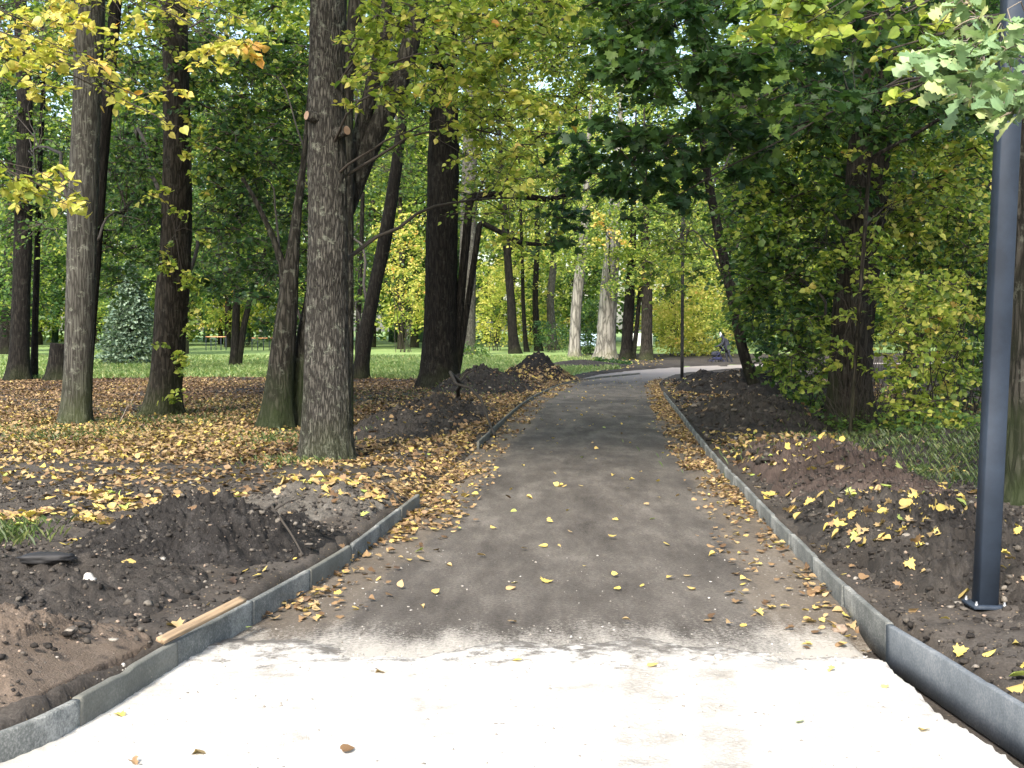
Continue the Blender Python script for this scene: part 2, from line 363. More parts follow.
def gravel_mat():
    m, nt, b = newmat('pale_crushed_stone'); L = nt.links.new
    tc = nt.nodes.new('ShaderNodeTexCoord')
    n1 = nd(nt, 'ShaderNodeTexNoise', Scale=2.2, Detail=9.0, Roughness=.72); L(tc.outputs['Object'], n1.inputs['Vector'])
    n2 = nd(nt, 'ShaderNodeTexNoise', Scale=120.0, Detail=3.0, Roughness=.8); L(tc.outputs['Object'], n2.inputs['Vector'])
    so = nt.nodes.new('ShaderNodeSeparateXYZ'); L(tc.outputs['Object'], so.inputs[0])
    # two tyre tracks pressed along the road
    def band(cx, wd):
        a = nd(nt, 'ShaderNodeMath', _operation='MULTIPLY_ADD'); L(so.outputs['Y'], a.inputs[0]); a.inputs[1].default_value = -.13; L(so.outputs['X'], a.inputs[2])
        s = nd(nt, 'ShaderNodeMath', _operation='SUBTRACT'); L(a.outputs[0], s.inputs[0]); s.inputs[1].default_value = cx
        q = nd(nt, 'ShaderNodeMath', _operation='ABSOLUTE'); L(s.outputs[0], q.inputs[0])
        r = nd(nt, 'ShaderNodeMapRange'); r.inputs['From Min'].default_value = wd; r.inputs['From Max'].default_value = wd * .6; L(q.outputs[0], r.inputs['Value'])
        return r.outputs[0]
    b1, b2 = band(-.11, .14), band(.20, .12)
    add = nd(nt, 'ShaderNodeMath', _operation='ADD'); L(b1, add.inputs[0]); L(b2, add.inputs[1])
    mp = nd(nt, 'ShaderNodeMapping'); mp.inputs['Scale'].default_value = (26, 34, 1); L(tc.outputs['Object'], mp.inputs['Vector'])
    br = nd(nt, 'ShaderNodeTexVoronoi', Scale=1.0, _feature='DISTANCE_TO_EDGE'); L(mp.outputs[0], br.inputs['Vector'])
    brr = ramp(nt, br.outputs['Distance'], [(.05, (1, 1, 1)), (.25, (.35, .35, .35))])
    tm = nd(nt, 'ShaderNodeMath', _operation='MULTIPLY'); L(add.outputs[0], tm.inputs[0]); L(brr, tm.inputs[1])
    base = ramp(nt, n1.outputs['Fac'], [(.30, (.26, .24, .21)), (.42, (.44, .42, .385)), (.6, (.60, .585, .55))])
    f = nd(nt, 'ShaderNodeMixRGB', _blend_type='MULTIPLY', Fac=.5); L(base, f.inputs[1]); L(ramp(nt, n2.outputs['Fac'], [(.3, (.62, .6, .57)), (.6, (1.05, 1.05, 1.05))]), f.inputs[2])
    c = nd(nt, 'ShaderNodeMixRGB'); m5 = nd(nt, 'ShaderNodeMath', _operation='MULTIPLY'); L(tm.outputs[0], m5.inputs[0]); m5.inputs[1].default_value = .55
    n1b = ramp(nt, n1.outputs['Fac'], [(.4, (1, 1, 1)), (.7, (.45, .45, .45))]); m6 = nd(nt, 'ShaderNodeMath', _operation='MULTIPLY'); L(m5.outputs[0], m6.inputs[0]); L(n1b, m6.inputs[1])
    L(m6.outputs[0], c.inputs[0]); L(f.outputs[0], c.inputs[1]); c.inputs[2].default_value = (.24, .215, .18, 1)
    # dirt carried over the far edge of the stone bed
    er = nd(nt, 'ShaderNodeMapRange'); er.inputs['From Min'].default_value = 5.3; er.inputs['From Max'].default_value = 6.7; er.inputs['To Min'].default_value = -.22; er.inputs['To Max'].default_value = .22; L(so.outputs['Y'], er.inputs['Value'])
    n4 = nd(nt, 'ShaderNodeTexNoise', Scale=7.0, Detail=9.0, Roughness=.8); L(tc.outputs['Object'], n4.inputs['Vector'])
    ea = nd(nt, 'ShaderNodeMath', _operation='ADD'); L(er.outputs[0], ea.inputs[0]); L(n4.outputs['Fac'], ea.inputs[1])
    em = ramp(nt, ea.outputs[0], [(.52, (0, 0, 0)), (.66, (1, 1, 1))])
    ec = nd(nt, 'ShaderNodeMixRGB'); L(em, ec.inputs[0]); L(c.outputs[0], ec.inputs[1]); ec.inputs[2].default_value = (.12, .108, .095, 1)
    L(ec.outputs[0], b.inputs['Base Color']); b.inputs['Roughness'].default_value = .95
    vv = nd(nt, 'ShaderNodeTexVoronoi', Scale=38.0); L(tc.outputs['Object'], vv.inputs['Vector'])
    hh = nd(nt, 'ShaderNodeMath', _operation='SUBTRACT'); L(n2.outputs['Fac'], hh.inputs[0]); L(m6.outputs[0], hh.inputs[1])
    bp = nd(nt, 'ShaderNodeBump', Strength=.7, Distance=.01); L(hh.outputs[0], bp.inputs['Height']); L(bp.outputs[0], b.inputs['Normal'])
    return m
GRAVM = gravel_mat()
CONC = earth_mat('concrete', [(.36, (.065, .07, .068)), (.5, (.14, .145, .138)), (.64, (.34, .34, .32))], scale=3.2, fine=90, bump=.3, bdist=.006, rough=.85)
CONC2 = earth_mat('blue_grey_concrete', [(.34, (.075, .085, .095)), (.5, (.13, .145, .16)), (.68, (.24, .25, .26))], scale=2.6, fine=90, bump=.25, bdist=.005, rough=.8)
CONC3 = earth_mat('stained_dark_concrete', [(.3, (.07, .07, .06)), (.5, (.13, .13, .115)), (.72, (.24, .235, .21))], scale=2.2, fine=90, bump=.3, bdist=.006, rough=.85)
def plain(name, col, rough=.5, metal=0.0, noise=.12, scale=20, spec=.5):
    m, nt, b = newmat(name); tc = nt.nodes.new('ShaderNodeTexCoord')
    n = nd(nt, 'ShaderNodeTexNoise', Scale=float(scale), Detail=6.0, Roughness=.7); nt.links.new(tc.outputs['Object'], n.inputs['Vector'])
    c = ramp(nt, n.outputs['Fac'], [(.35, tuple(x * (1 - noise) for x in col)), (.65, tuple(min(1, x * (1 + noise)) for x in col))])
    nt.links.new(c, b.inputs['Base Color']); b.inputs['Roughness'].default_value = rough; b.inputs['Metallic'].default_value = metal
    b.inputs['Specular IOR Level'].default_value = spec
    return m
WOODM = plain('sawn_wood', (.27, .19, .115), .8, noise=.4, scale=1)
_n = [n for n in WOODM.node_tree.nodes if n.type == 'TEX_NOISE'][0]; _m = WOODM.node_tree.nodes.new('ShaderNodeMapping'); _m.inputs['Scale'].default_value = (3, 90, 60)
WOODM.node_tree.links.new([n for n in WOODM.node_tree.nodes if n.type == 'TEX_COORD'][0].outputs['Object'], _m.inputs[0]); WOODM.node_tree.links.new(_m.outputs[0], _n.inputs['Vector'])
POSTM = plain('dark_blue_grey_paint', (.024, .034, .052), .6, noise=.18, scale=6, spec=.3)
POSTD = plain('dust_on_paint', (.28, .27, .25), .8)
STEEL = plain('galvanised_steel', (.35, .36, .37), .5, .8)
GLASSM = plain('milky_lamp_glass', (.7, .7, .68), .3)
BLACKM = plain('black_bitumen', (.012, .012, .014), .7, noise=.3)
CUTM = plain('fresh_cut_wood', (.30, .20, .14), .8, noise=.2, scale=12)

# ------------------------------------------------------------------ the ground and the road
CL = np.array([(.0, -14, 2.2), (.02, 3, 2.12), (.02, 5, 2.0), (.17, 6, 1.82), (.27, 7.3, 1.70), (.44, 9, 1.61), (.69, 12, 1.61), (1.17, 18.5, 1.64), (2.45, 35, 1.80),
               (3.8, 46, 1.55), (5.6, 53, 1.6), (9.5, 60, 1.8), (15, 65, 1.9), (24, 69, 2.0), (45, 73, 2.2), (90, 78, 2.4)])
def _dens(pts, n=400):
    s = np.concatenate([[0], np.cumsum(np.linalg.norm(np.diff(pts[:, :2], axis=0), axis=1))])
    # smooth by chaikin
    q = pts.copy()
    for _ in range(3):
        a = q[:-1] * .75 + q[1:] * .25; b = q[:-1] * .25 + q[1:] * .75
        q = np.concatenate([q[:1], np.stack([a, b], 1).reshape(-1, q.shape[1]), q[-1:]])
    return q
CLs = _dens(CL)
def road(x, y):
    """lateral offset (signed), half width, station for points"""
    x = np.asarray(x, float).ravel(); y = np.asarray(y, float).ravel()
    best = np.full(x.shape, 1e9); lat = np.zeros_like(x); hw = np.zeros_like(x)
    for a, b in zip(CLs[:-1], CLs[1:]):
        d = b[:2] - a[:2]; L2 = d @ d
        if L2 < 1e-9: continue
        t = np.clip(((x - a[0]) * d[0] + (y - a[1]) * d[1]) / L2, 0, 1)
        ex = x - (a[0] + d[0] * t); ey = y - (a[1] + d[1] * t); dd = np.hypot(ex, ey)
        m = dd < best
        sgn = np.sign(d[1] * ex - d[0] * ey)
        best[m] = dd[m]; lat[m] = (sgn * dd)[m]; hw[m] = (a[2] + (b[2] - a[2]) * t)[m]
    return lat, hw

def H_ground(x, y):
    shp = np.shape(x); x = np.asarray(x, float).ravel(); y = np.asarray(y, float).ravel()
    lat, hw = road(x, y)
    out = np.abs(lat) - hw
    gapw = .06 + .9 * ((lat < 0) & (y > 11.9) & (y < 18.6)) * np.clip(np.minimum(y - 11.9, 18.6 - y) / .5, 0, 1)
    k = np.clip((out + .02 + .4 * (gapw - .06) - .13 * (lat > 0) * np.clip((7 - y) / .8, 0, 1)) / gapw, 0, 1); k = k * k * (3 - 2 * k)
    dirt = np.clip((14 - y) / 4, 0, 1) * np.clip(1.5 - np.abs(out - 1.5) / 2, 0, 1)
    h = .09 + .05 * fbm(x * .5, y * .5, seed=3) + (.02 + .05 * dirt) * fbm(x * 3.1, y * 3.1, seed=5, octv=5, gain=.6) + .012 * fbm(x * 17, y * 17, seed=9)
    h += .10 * np.clip((lat - hw - .2) / 1.0, 0, 1) * np.clip((16 - y) / 6, 0, 1)
    z = rise(y) + np.where(k > 0, k * h - (1 - k) * .10, -.10)
    return z.reshape(shp)

def H_path(x, y):
    shp = np.shape(x); x = np.asarray(x, float).ravel(); y = np.asarray(y, float).ravel()
    lat, hw = road(x, y); u = lat / hw
    z = rise(y) + .004 * fbm(x * 1.3, y * .3, seed=21) + .004 * fbm(x * 12, y * 12, seed=22)
    z += .05 * np.clip((np.abs(u) - .75) / .25, 0, 1) * np.where((u < 0) & (y > 11.9) & (y < 18.6), .3, 1) * (.5 + .5 * fbm(x * 4, y * 4, seed=23)) * np.clip((y - 6.5) / 2, 0, 1)
    z -= .13 * np.clip((u - .895) / .05, 0, 1) * np.clip((7.3 - y) / .8, 0, 1)
    return z.reshape(shp)

# soil heaps: (x, y, rx, ry, h, rot, sharp, seed)
HE = {}
def heap_h(k, x, y):
    cx, cyy, rx, ry, h, rot, shp_, sdd, rough = HE[k]
    c, s = math.cos(rot), math.sin(rot)
    u = ((x - cx) * c + (y - cyy) * s) / rx; v = (-(x - cx) * s + (y - cyy) * c) / ry
    r = np.sqrt(u * u + v * v) * (1 + .22 * fbm(x * 1.7 / max(.5, rx), y * 1.7 / max(.5, rx), seed=sdd, octv=3))
    prof = np.clip(1 - r, 0, 1) ** shp_
    n = fbm(x * 4.5, y * 4.5, seed=sdd + 1, octv=6, gain=.72) * .26 * rough + np.abs(fbm(x * 11, y * 11, seed=sdd + 2, octv=3)) * .10 * rough + np.abs(fbm(x * 29, y * 29, seed=sdd + 4, octv=2)) * .06 * rough
    z = h * prof * (1 + n * .8) + n * .5 * h ** .5 * np.clip((1.15 - r) * 4, 0, 1) * .5
    z -= .25 * np.clip((r - .95) / .25, 0, 1)
    return z

def H_all(x, y):
    x = np.asarray(x, float); y = np.asarray(y, float)
    lat, hw = road(x, y); inside = np.abs(lat) < hw
    z = np.where(inside, H_path(x, y), H_ground(x, y))
    g = (y < 6.2) & inside & (lat / hw < .88)
    z = np.where(g, np.maximum(z, .02), z)
    base = H_ground(x, y) if True else z
    for k in HE: z = np.maximum(z, rise(y) + .08 + heap_h(k, x, y))
    return z

def grid_mesh(name, X, Y, Z, uv=None):
    r, c = X.shape; V = np.stack([X, Y, Z], -1).reshape(-1, 3)
    i = np.arange(r - 1)[:, None] * c; j = np.arange(c - 1)[None]
    Q = np.stack([i + j, i + j + 1, i + c + j + 1, i + c + j], -1).reshape(-1, 4)
    return np_mesh(name, V, [Q], smooth=True, uv=uv)

ys = np.concatenate([np.linspace(-30, 1.9, 40), np.geomspace(2, 60, 520), np.linspace(61, 420, 120)])
us = np.linspace(-1, 1, 460)
Y, U = np.meshgrid(ys, us, indexing='ij'); X = U * (7 + .6 * np.maximum(Y, 0))
X = np.where(Y < 2, U * (7 + .6 * 2 + (2 - Y) * 2), X)
tag(link('ground', grid_mesh('ground', X, Y, H_ground(X, Y)), GROUND), kind='structure')

# road strip
st = []
ac = 0
for a, b in zip(CLs[:-1], CLs[1:]):
    L_ = np.linalg.norm(b[:2] - a[:2]); n = max(1, int(L_ / max(.05, min(.6, a[1] * .008))))
    for q in range(n): st.append(a + (b - a) * q / n)
st = np.array(st); tg = unit(np.gradient(st[:, :2], axis=0)); nr = np.stack([tg[:, 1], -tg[:, 0]], -1)
lu = np.linspace(-1, 1, 90)
PX = st[:, 0:1] + nr[:, 0:1] * lu * (st[:, 2:3] - .005); PY = st[:, 1:2] + nr[:, 1:2] * lu * (st[:, 2:3] - .005)
sdist = np.concatenate([[0], np.cumsum(np.linalg.norm(np.diff(st[:, :2], axis=0), axis=1))])
UVs = np.stack([np.broadcast_to(lu, PX.shape), np.broadcast_to(sdist[:, None], PX.shape)], -1).reshape(-1, 2)
tag(link('path', grid_mesh('path', PX, PY, H_path(PX, PY), UVs), PATHM), kind='structure')

# crushed stone bed at the near end
gy = np.concatenate([np.linspace(-14, 3.4, 30), np.linspace(3.45, 7.0, 190)]); gu = np.linspace(-1, 1, 240)
GY, GU = np.meshgrid(gy, gu, indexing='ij'); 
hwg = np.interp(GY, CL[:, 1], CL[:, 2]); cxg = np.interp(GY, CL[:, 1], CL[:, 0])
GX = cxg + GU * (hwg - .006)
edge = 6.15 + .5 * fbm(GX * 1.4, GY * 1.0, seed=31, octv=5, gain=.6) - .35 * np.clip(GU - .3, 0, 1) + .25 * np.clip(-GU - .5, 0, 1)
gz = .024 + .010 * np.clip((GY - 5.4) / .6, .4, 1.4) * fbm(GX * 6, GY * 9, seed=33, octv=5, gain=.65) + .004 * fbm(GX * 40, GY * 40, seed=34, octv=2)
gz -= .05 * np.clip((GY - edge) / .55, 0, 1)
ru = .905 + .03 * fbm(GX * 3, GY * 3.5, seed=35, octv=5, gain=.65)
gz -= .2 * np.clip((GU - ru) / .05, 0, 1)
tag(link('gravel_bed', grid_mesh('gravel_bed', GX, GY, gz), GRAVM), kind='structure')

# lawn
ly = np.concatenate([np.linspace(44, 80, 200), np.linspace(81, 400, 80)]); LY, LU = np.meshgrid(ly, np.linspace(-1, 1, 260), indexing='ij')
LX = LU * (4 + .6 * LY)
latl, hwl = road(LX, LY); ol = (np.abs(latl) - hwl).reshape(LX.shape)
ed = 46.3 + 2.0 * fbm(LX * .25, LY * .1, seed=41) + .6 * fbm(LX * 2, LY * 2, seed=42)
ed = ed + np.where(LX > 4, 100, 0)
lz = H_ground(LX, LY) + .03 + .02 * fbm(LX * 1.5, LY * 1.5, seed=43) - .12 * np.clip((ed - LY) / .8, 0, 1) - .3 * np.clip((.6 - ol) / .3, 0, 1)
# right of the road bend the grass starts further out
lz = np.where((LX > 4) & (LY > 86) & (ol > .6), H_ground(LX, LY) + .03, lz)
tag(link('lawn', grid_mesh('lawn', LX, LY, lz), LAWNM), kind='structure')

# ------------------------------------------------------------------ soil heaps
def g2(px, py): p = G(px, py); return p[0], p[1]
def mk_heap(key, name, label, mat, cx, cyy, rx, ry, h, rot=0, sharp=1.1, seed=1, rough=1.0, n=None):
    HE[key] = (cx, cyy, rx, ry, h, rot, sharp, seed * 31, rough)
    n = n or 130
    R = 1.3
    a = np.linspace(-R, R, n); A, B = np.meshgrid(a, a, indexing='ij')
    c, s = math.cos(rot), math.sin(rot)
    x = cx + A * rx * c - B * ry * s; y = cyy + A * rx * s + B * ry * c
    lat, hw = road(x, y); o_ = (np.abs(lat) - hw).reshape(x.shape)
    z = rise(y) + .08 + heap_h(key, x, y)
    z = np.where(o_ < .35, np.minimum(z, rise(y) + .10 + np.clip(o_ - .07, 0, 1) * .55), z)
    z = z - .4 * np.clip((.07 - o_) / .03, 0, 1)
    z0 = float(rise(cyy))
    o = link(name, grid_mesh(name, x - cx, y - cyy, z - z0), mat); o.location = (cx, cyy, z0)
    return tag(o, label, 'soil heap', 'heaps of dug soil beside the road')
mk_heap('a', 'soil_heap', 'light brown crumbly soil heap in the bottom left corner behind the kerb', SOIL_BROWN, -2.45, 5.75, .8, .75, .26, .3, .8, 1, 1.1, 200)
mk_heap('b', 'soil_heap', 'low dark grey soil heap behind the long left kerb, with a black lump on it', SOIL_DARK, -2.75, 7.3, 1.0, .95, .20, .2, .6, 2, 1.6, 210)
mk_heap('c', 'soil_heap', 'blackish stony soil heap left of the plank, its peak above the leaf litter', SOIL_BLACK, -2.2, 8.9, 1.0, 1.0, .37, .1, .8, 3, 1.9, 230)
mk_heap('d', 'soil_heap', 'low grey sandy mound with leaves near the far end of the left kerb', SOIL_GREY, -1.75, 11.2, .75, 1.1, .20, -.2, .7, 4, 2.0, 160)
mk_heap('e', 'soil_heap', 'long low dark soil bank behind the far left kerbs, before the massive oak', SOIL_DARK, -1.5, 23.0, 1.0, 5.0, .38, -.09, .7, 5, 1.8, 220)
mk_heap('f', 'soil_heap', 'rounded black soil heap beside the base of the big dark trunk', SOIL_BLACK, -.85, 36, 1.5, 3.0, .68, -.1, .9, 6, 1.5, 150)
mk_heap('g', 'soil_heap', 'pointed black soil heap strewn with pale leaves at the edge of the lawn', SOIL_BLACK, .95, 45.5, 1.55, 1.6, .95, 0, 1.1, 7, 1.2, 120)
mk_heap('h', 'soil_heap', 'long flat brown soil bank along the outside of the road bend', SOIL_DARK, 3.2, 59.5, 3.0, 1.3, .34, .7, .8, 8, .8, 110)
mk_heap('i', 'soil_heap', 'dark soil bank beneath the leaning tree right of the road', SOIL_BLACK, 6.9, 35.5, 2.1, 4.2, .62, .05, .7, 9, 1.5, 180)
mk_heap('j', 'soil_heap', 'small dark soil mound just behind the distant lamp post', SOIL_BLACK, 6.35, 41.5, 1.0, 1.4, .46, 0, .8, 10, 1.0, 90)
mk_heap('k', 'soil_heap', 'olive brown leaf speckled mound between right kerb and dark soil bank', SOIL_DARK, 4.6, 23.5, 1.3, 4.5, .42, -.1, .7, 11, 1.6, 200)
mk_heap('l', 'soil_heap', 'smooth reddish brown soil ridge along the middle of the right kerb', SOIL_RED, 3.45, 13.4, .85, 5.0, .32, -.07, .65, 12, 2.3, 300)
mk_heap('m', 'soil_heap', 'low dark bank of soil between right kerb and blue grey lamp post', SOIL_DARK, 3.0, 8.6, .85, 3.0, .31, .05, .6, 13, 2.2, 280)
mk_heap('n', 'soil_heap', 'grey brown soil bank at the foot of the shrubs by the big ivy dark trunk', SOIL_DARK, 5.6, 16.0, 1.5, 2.6, .33, .1, .7, 14, 1.0, 140)
HE_o = 1

# ------------------------------------------------------------------ kerb stones
def kerb_row(pts, group, labelfn, matfn, zt=.15, h=.22, th=.036, length=1.0):
    pts = _dens(np.array(pts, float)); s = np.concatenate([[0], np.cumsum(np.linalg.norm(np.diff(pts[:, :2], axis=0), axis=1))])
    n = max(1, int(round(s[-1] / length))); length = s[-1] / n
    for i in range(n):
        nx = 30; ss = np.linspace(i * length + .002, (i + 1) * length - .002, nx)
        c = np.stack([np.interp(ss, s, pts[:, k]) for k in range(3)], -1); tg = unit(np.gradient(c[:, :2], axis=0)); nr = np.stack([-tg[:, 1], tg[:, 0]], -1)
        prof = [(-th / 2, -h), (-th / 2, -h * .6), (-th / 2, -h * .3), (-th / 2, -.008), (-th / 2 + .003, -.002), (0, .0), (th / 2 - .003, -.002), (th / 2, -.008), (th / 2, -h * .5), (th / 2, -h)]
        k = len(prof); tilt = rng.normal(0, .03); dz = rng.normal(0, .003); off = rng.normal(0, .003)
        V = np.array([[c[q, 0] + nr[q, 0] * (p + off + tilt * r), c[q, 1] + nr[q, 1] * (p + off + tilt * r), c[q, 2] + r + dz] for q in range(nx) for p, r in prof])
        nz_ = fbm(V[:, 0] * 9, V[:, 1] * 9, V[:, 2] * 20, octv=4, seed=61)
        V[:, 2] += nz_ * .004; V[:, 0] += nz_ * .002
        V[:, 2] -= np.clip(vnoise(V[:, 0] * 7, V[:, 1] * 7, i, seed=62) - .8, 0, 1) * .07 * (V[:, 2] > np.repeat(c[:, 2], k) - .02)
        ii = np.arange(nx - 1)[:, None] * k; jj = np.arange(k)[None]; j2 = (jj + 1) % k
        Q = np.stack([ii + jj, ii + k + jj, ii + k + j2, ii + j2], -1).reshape(-1, 4)
        caps = np.array([list(range(k)), [(nx - 1) * k + q for q in range(k)][::-1]])
        mid = c[nx // 2] * [1, 1, 0] + [0, 0, c[nx // 2, 2] - h]
        o = link('kerb_stone', np_mesh('kerb_stone', V - mid, [Q, caps]), matfn(i, n)); o.location = tuple(mid)
        tag(o, labelfn(i, n), 'kerb stone', group)
ORD = ['first', 'second', 'third', 'fourth', 'fifth', 'sixth', 'seventh', 'eighth', 'ninth', 'tenth', 'eleventh', 'twelfth', 'thirteenth', 'fourteenth', 'fifteenth', 'sixteenth', 'seventeenth', 'eighteenth', 'nineteenth', 'twentieth',
       'twenty first', 'twenty second', 'twenty third', 'twenty fourth', 'twenty fifth', 'twenty sixth', 'twenty seventh', 'twenty eighth', 'twenty ninth', 'thirtieth', 'thirty first', 'thirty second', 'thirty third', 'thirty fourth', 'thirty fifth']
def kp(px, py, z=.0): p = G(px, py, .14); return (p[0], p[1], float(rise(p[1])) + .14 + z)
left1 = [(-2.75, 3.4, .14), kp(0, 736), kp(100, 686), kp(150, 655), kp(210, 622), kp(262, 594), kp(310, 568), kp(352, 543), kp(388, 516), kp(417, 494)]
kerb_row(left1, 'kerb stones along the near left edge of the road', lambda i, n: 'grey kerb stone, %s from the bottom left corner in the near left row' % ORD[i], lambda i, n: [CONC, CONC, CONC3][i % 3], length=.98)
left2 = [kp(478, 440, -.02), kp(500, 420, -.02), kp(524, 399, -.04), kp(545, 388, -.05), kp(570, 378.5, -.07), kp(600, 374.5, -.07), kp(640, 371, -.07)]
kerb_row(left2, 'kerb stones along the far left edge of the road', lambda i, n: 'dark stained kerb stone, %s in the far left row counted from near' % ORD[i], lambda i, n: CONC3, zt=.15)
right = [kp(1075, 735), kp(1024, 703), kp(960, 665), kp(890, 623), kp(845, 585), kp(800, 541), kp(770, 512), kp(740, 480), kp(715, 455), kp(695, 431), kp(680, 411), kp(670, 400), kp(664, 392)]
kerb_row(right[:4], 'long kerb board at the near right edge', lambda i, n: 'long smooth blue grey kerb board running out of the bottom right corner', lambda i, n: CONC2, length=9.0)
kerb_row(right[3:], 'kerb stones along the right edge of the road', lambda i, n: 'worn grey kerb stone, %s beyond the long board in the right row' % ORD[i], lambda i, n: CONC, length=1.0)

# ------------------------------------------------------------------ trees
def trunk_geo(buf, pts, sides=28, rings=60, bark=.02, flare=.25, seed=0, zgnd=None, vfreq=1.2, hfreq=4.0):
    """pts: list of (x,y,z,r)"""
    pts = np.array(pts, float); s = np.concatenate([[0], np.cumsum(np.linalg.norm(np.diff(pts[:, :3], axis=0), axis=1))])
    t = np.linspace(0, 1, rings) ** 1.15 * s[-1]
    q = np.stack([np.interp(t, s, pts[:, k]) for k in range(4)], -1)
    for _ in range(max(1, rings // 20)):
        q[1:-1] = .25 * q[:-2] + .5 * q[1:-1] + .25 * q[2:]
    tg = unit(np.gradient(q[:, :3], axis=0)); ref = np.array([1., 0, 0]); b = unit(np.cross(tg, ref)); a = np.cross(b, tg)
    th = np.linspace(0, 2 * math.pi, sides, endpoint=False)
    R = np.repeat(q[:, 3:4], sides, 1)
    hz = (t - (0 if zgnd is None else 0))[:, None]
    ct, sn = np.cos(th)[None], np.sin(th)[None]
    if flare: R = R * (1 + flare * np.exp(-np.clip(hz - .3, 0, 99) / .28) * (1 + .55 * np.sin(5 * th + seed)[None] + .3 * np.sin(3 * th + 2 * seed)[None]))
    R = R * (1 + .035 * fbm(ct * 1.5 + seed, sn * 1.5, hz * .5, seed=71, octv=2))
    cr = fbm(ct * hfreq + seed, sn * hfreq, hz * vfreq, seed=72, octv=4, gain=.6)
    R = R * (1 + bark * (np.abs(cr) * 2 - .5) * 1.6)
    V = q[:, None, :3] + R[..., None] * (ct[..., None] * a[:, None] + sn[..., None] * b[:, None])
    i = np.arange(rings - 1)[:, None] * sides; j = np.arange(sides)[None]; j2 = (j + 1) % sides
    Q = np.stack([i + j, i + j2, i + sides + j2, i + sides + j], -1).reshape(-1, 4)
    buf.add(V.reshape(-1, 3), Q)
    return q

def px_trunk(pts, d, top=None, ext=8, dd=0.0):
    """pixel path (px,py,w) at depth d -> world; top lifted out of the frame"""
    out = []
    for i, (x, y, wd) in enumerate(pts):
        dep = d + dd * i
        p = P(x, y, dep); r = wd / 2 / F * dep
        if i == 0:
            z0 = float(rise(dep)) + .05; out.append((p[0], dep, z0 - .35, r)); p[2] = z0
        out.append((p[0], p[1], p[2], r))
    if ext:
        a, b = np.array(out[-2]), np.array(out[-1]); dirv = (b - a)[:3]; dirv /= np.linalg.norm(dirv); dirv = unit(dirv + np.array([0, 0, .6]))
        for k in range(1, 5):
            q = b[:3] + dirv * ext * k / 4; out.append((q[0], q[1], q[2], b[3] * (1 - .21 * k)))
    return out

def patch(rect, d, n, r, m, s, tone, kind='linden', sd=.12, limb=True, droop=.3, flat=.45, tsd=.06):
    return dict(rect=rect, d=d, n=n, r=r, m=m, s=s, tone=tone, kind=kind, sd=sd, limb=limb, droop=droop, flat=flat, tsd=tsd)
def box(b, n, r, m, s, tone, kind='simple', sd=.12, limb=True):  # unseen leaf clusters above the frame, laid out for the shade they cast
    return dict(box=b, n=n, r=r, m=m, s=s, tone=tone, kind=kind, sd=sd, limb=limb, droop=.25, flat=.5, tsd=.08)

def tree(name, label, cat, stems, patches, bark, group=None, leafmat=None, sides=24, rings=60, bark_amp=.02, flare=.25, seed=1, extras=None, twigmat=None, hfreq=4.0, vfreq=1.2, limb_r=.35, up=-.35):
    base = np.array(stems[0][0][:3]) + np.array([0, 0, .35])
    root = empty(name, tuple(base)); tag(root, label, cat, group)
    tb, bb, lb = Buf(), Buf(), Buf(); qs = []
    for i, s_ in enumerate(stems):
        qs.append(trunk_geo(tb, s_, sides, rings, bark_amp, flare if i == 0 or s_[0][2] < base[2] else 0, seed + i, hfreq=hfreq, vfreq=vfreq))
    link('trunk', tb.mesh('trunk', smooth=True, origin=base), bark, root)
    Q = np.concatenate(qs)
    for p in patches:
        cs = []
        for _ in range(p['n']):
            if 'rect' in p:
                x0, y0, x1, y1 = p['rect']; cs.append(P(rng.uniform(x0, x1), rng.uniform(y0, y1), rng.uniform(*p['d'])))
            else:
                b = p['box']; cs.append(np.array([rng.uniform(b[0], b[3]), rng.uniform(b[1], b[4]), rng.uniform(b[2], b[5])]))
        cs = np.array(cs)
        cs[:, 2] = np.maximum(cs[:, 2], rise(cs[:, 1]) + .15 + p['r'] * .2)
        cen = cs.mean(0)
        if p['limb']:
            hor = np.linalg.norm(Q[:, :2] - cen[:2], axis=1); zt = cen[2] + up * hor
            j = int(np.argmin(np.abs(Q[:, 2] - np.maximum(zt, Q[:, 2].min() + .4)) + .3 * hor)); at_ = Q[j]
            r0 = min(at_[3] * limb_r, .006 * np.linalg.norm(cen - at_[:3]) + .008)
            pl = limb(bb, at_[:3], cen, r0, r0 * .4, sag=.10 if up < 0 else .05, segs=10, wob=.03, sides=7)
            for q in range(min(len(cs), 18)):
                a = pl[rng.integers(7, 10)]; limb(bb, a, cs[q], r0 * .32, .003, sag=.06, segs=6, wob=.08, sides=4)
        fine = p['kind'] != 'simple'
        for c in cs:
            cluster(lb, bb, c, p['r'] * rng.uniform(.75, 1.25), p['m'], p['s'], np.clip(p['tone'] + rng.normal(0, p['tsd']), 0, 1), p['kind'], p['sd'], p['flat'], twigs=fine, droop=p['droop'])
    if extras: extras(root, base, bb, lb)
    if bb.n: link('branches', bb.mesh('branches', smooth=True, origin=base), twigmat or TWIG, root)
    if lb.n: link('crown', lb.mesh('crown', origin=base), leafmat or LEAF, root)
    return root

LD = 'linden'; LF = 'linden_fine'; MP = 'maple'; SI = 'simple'
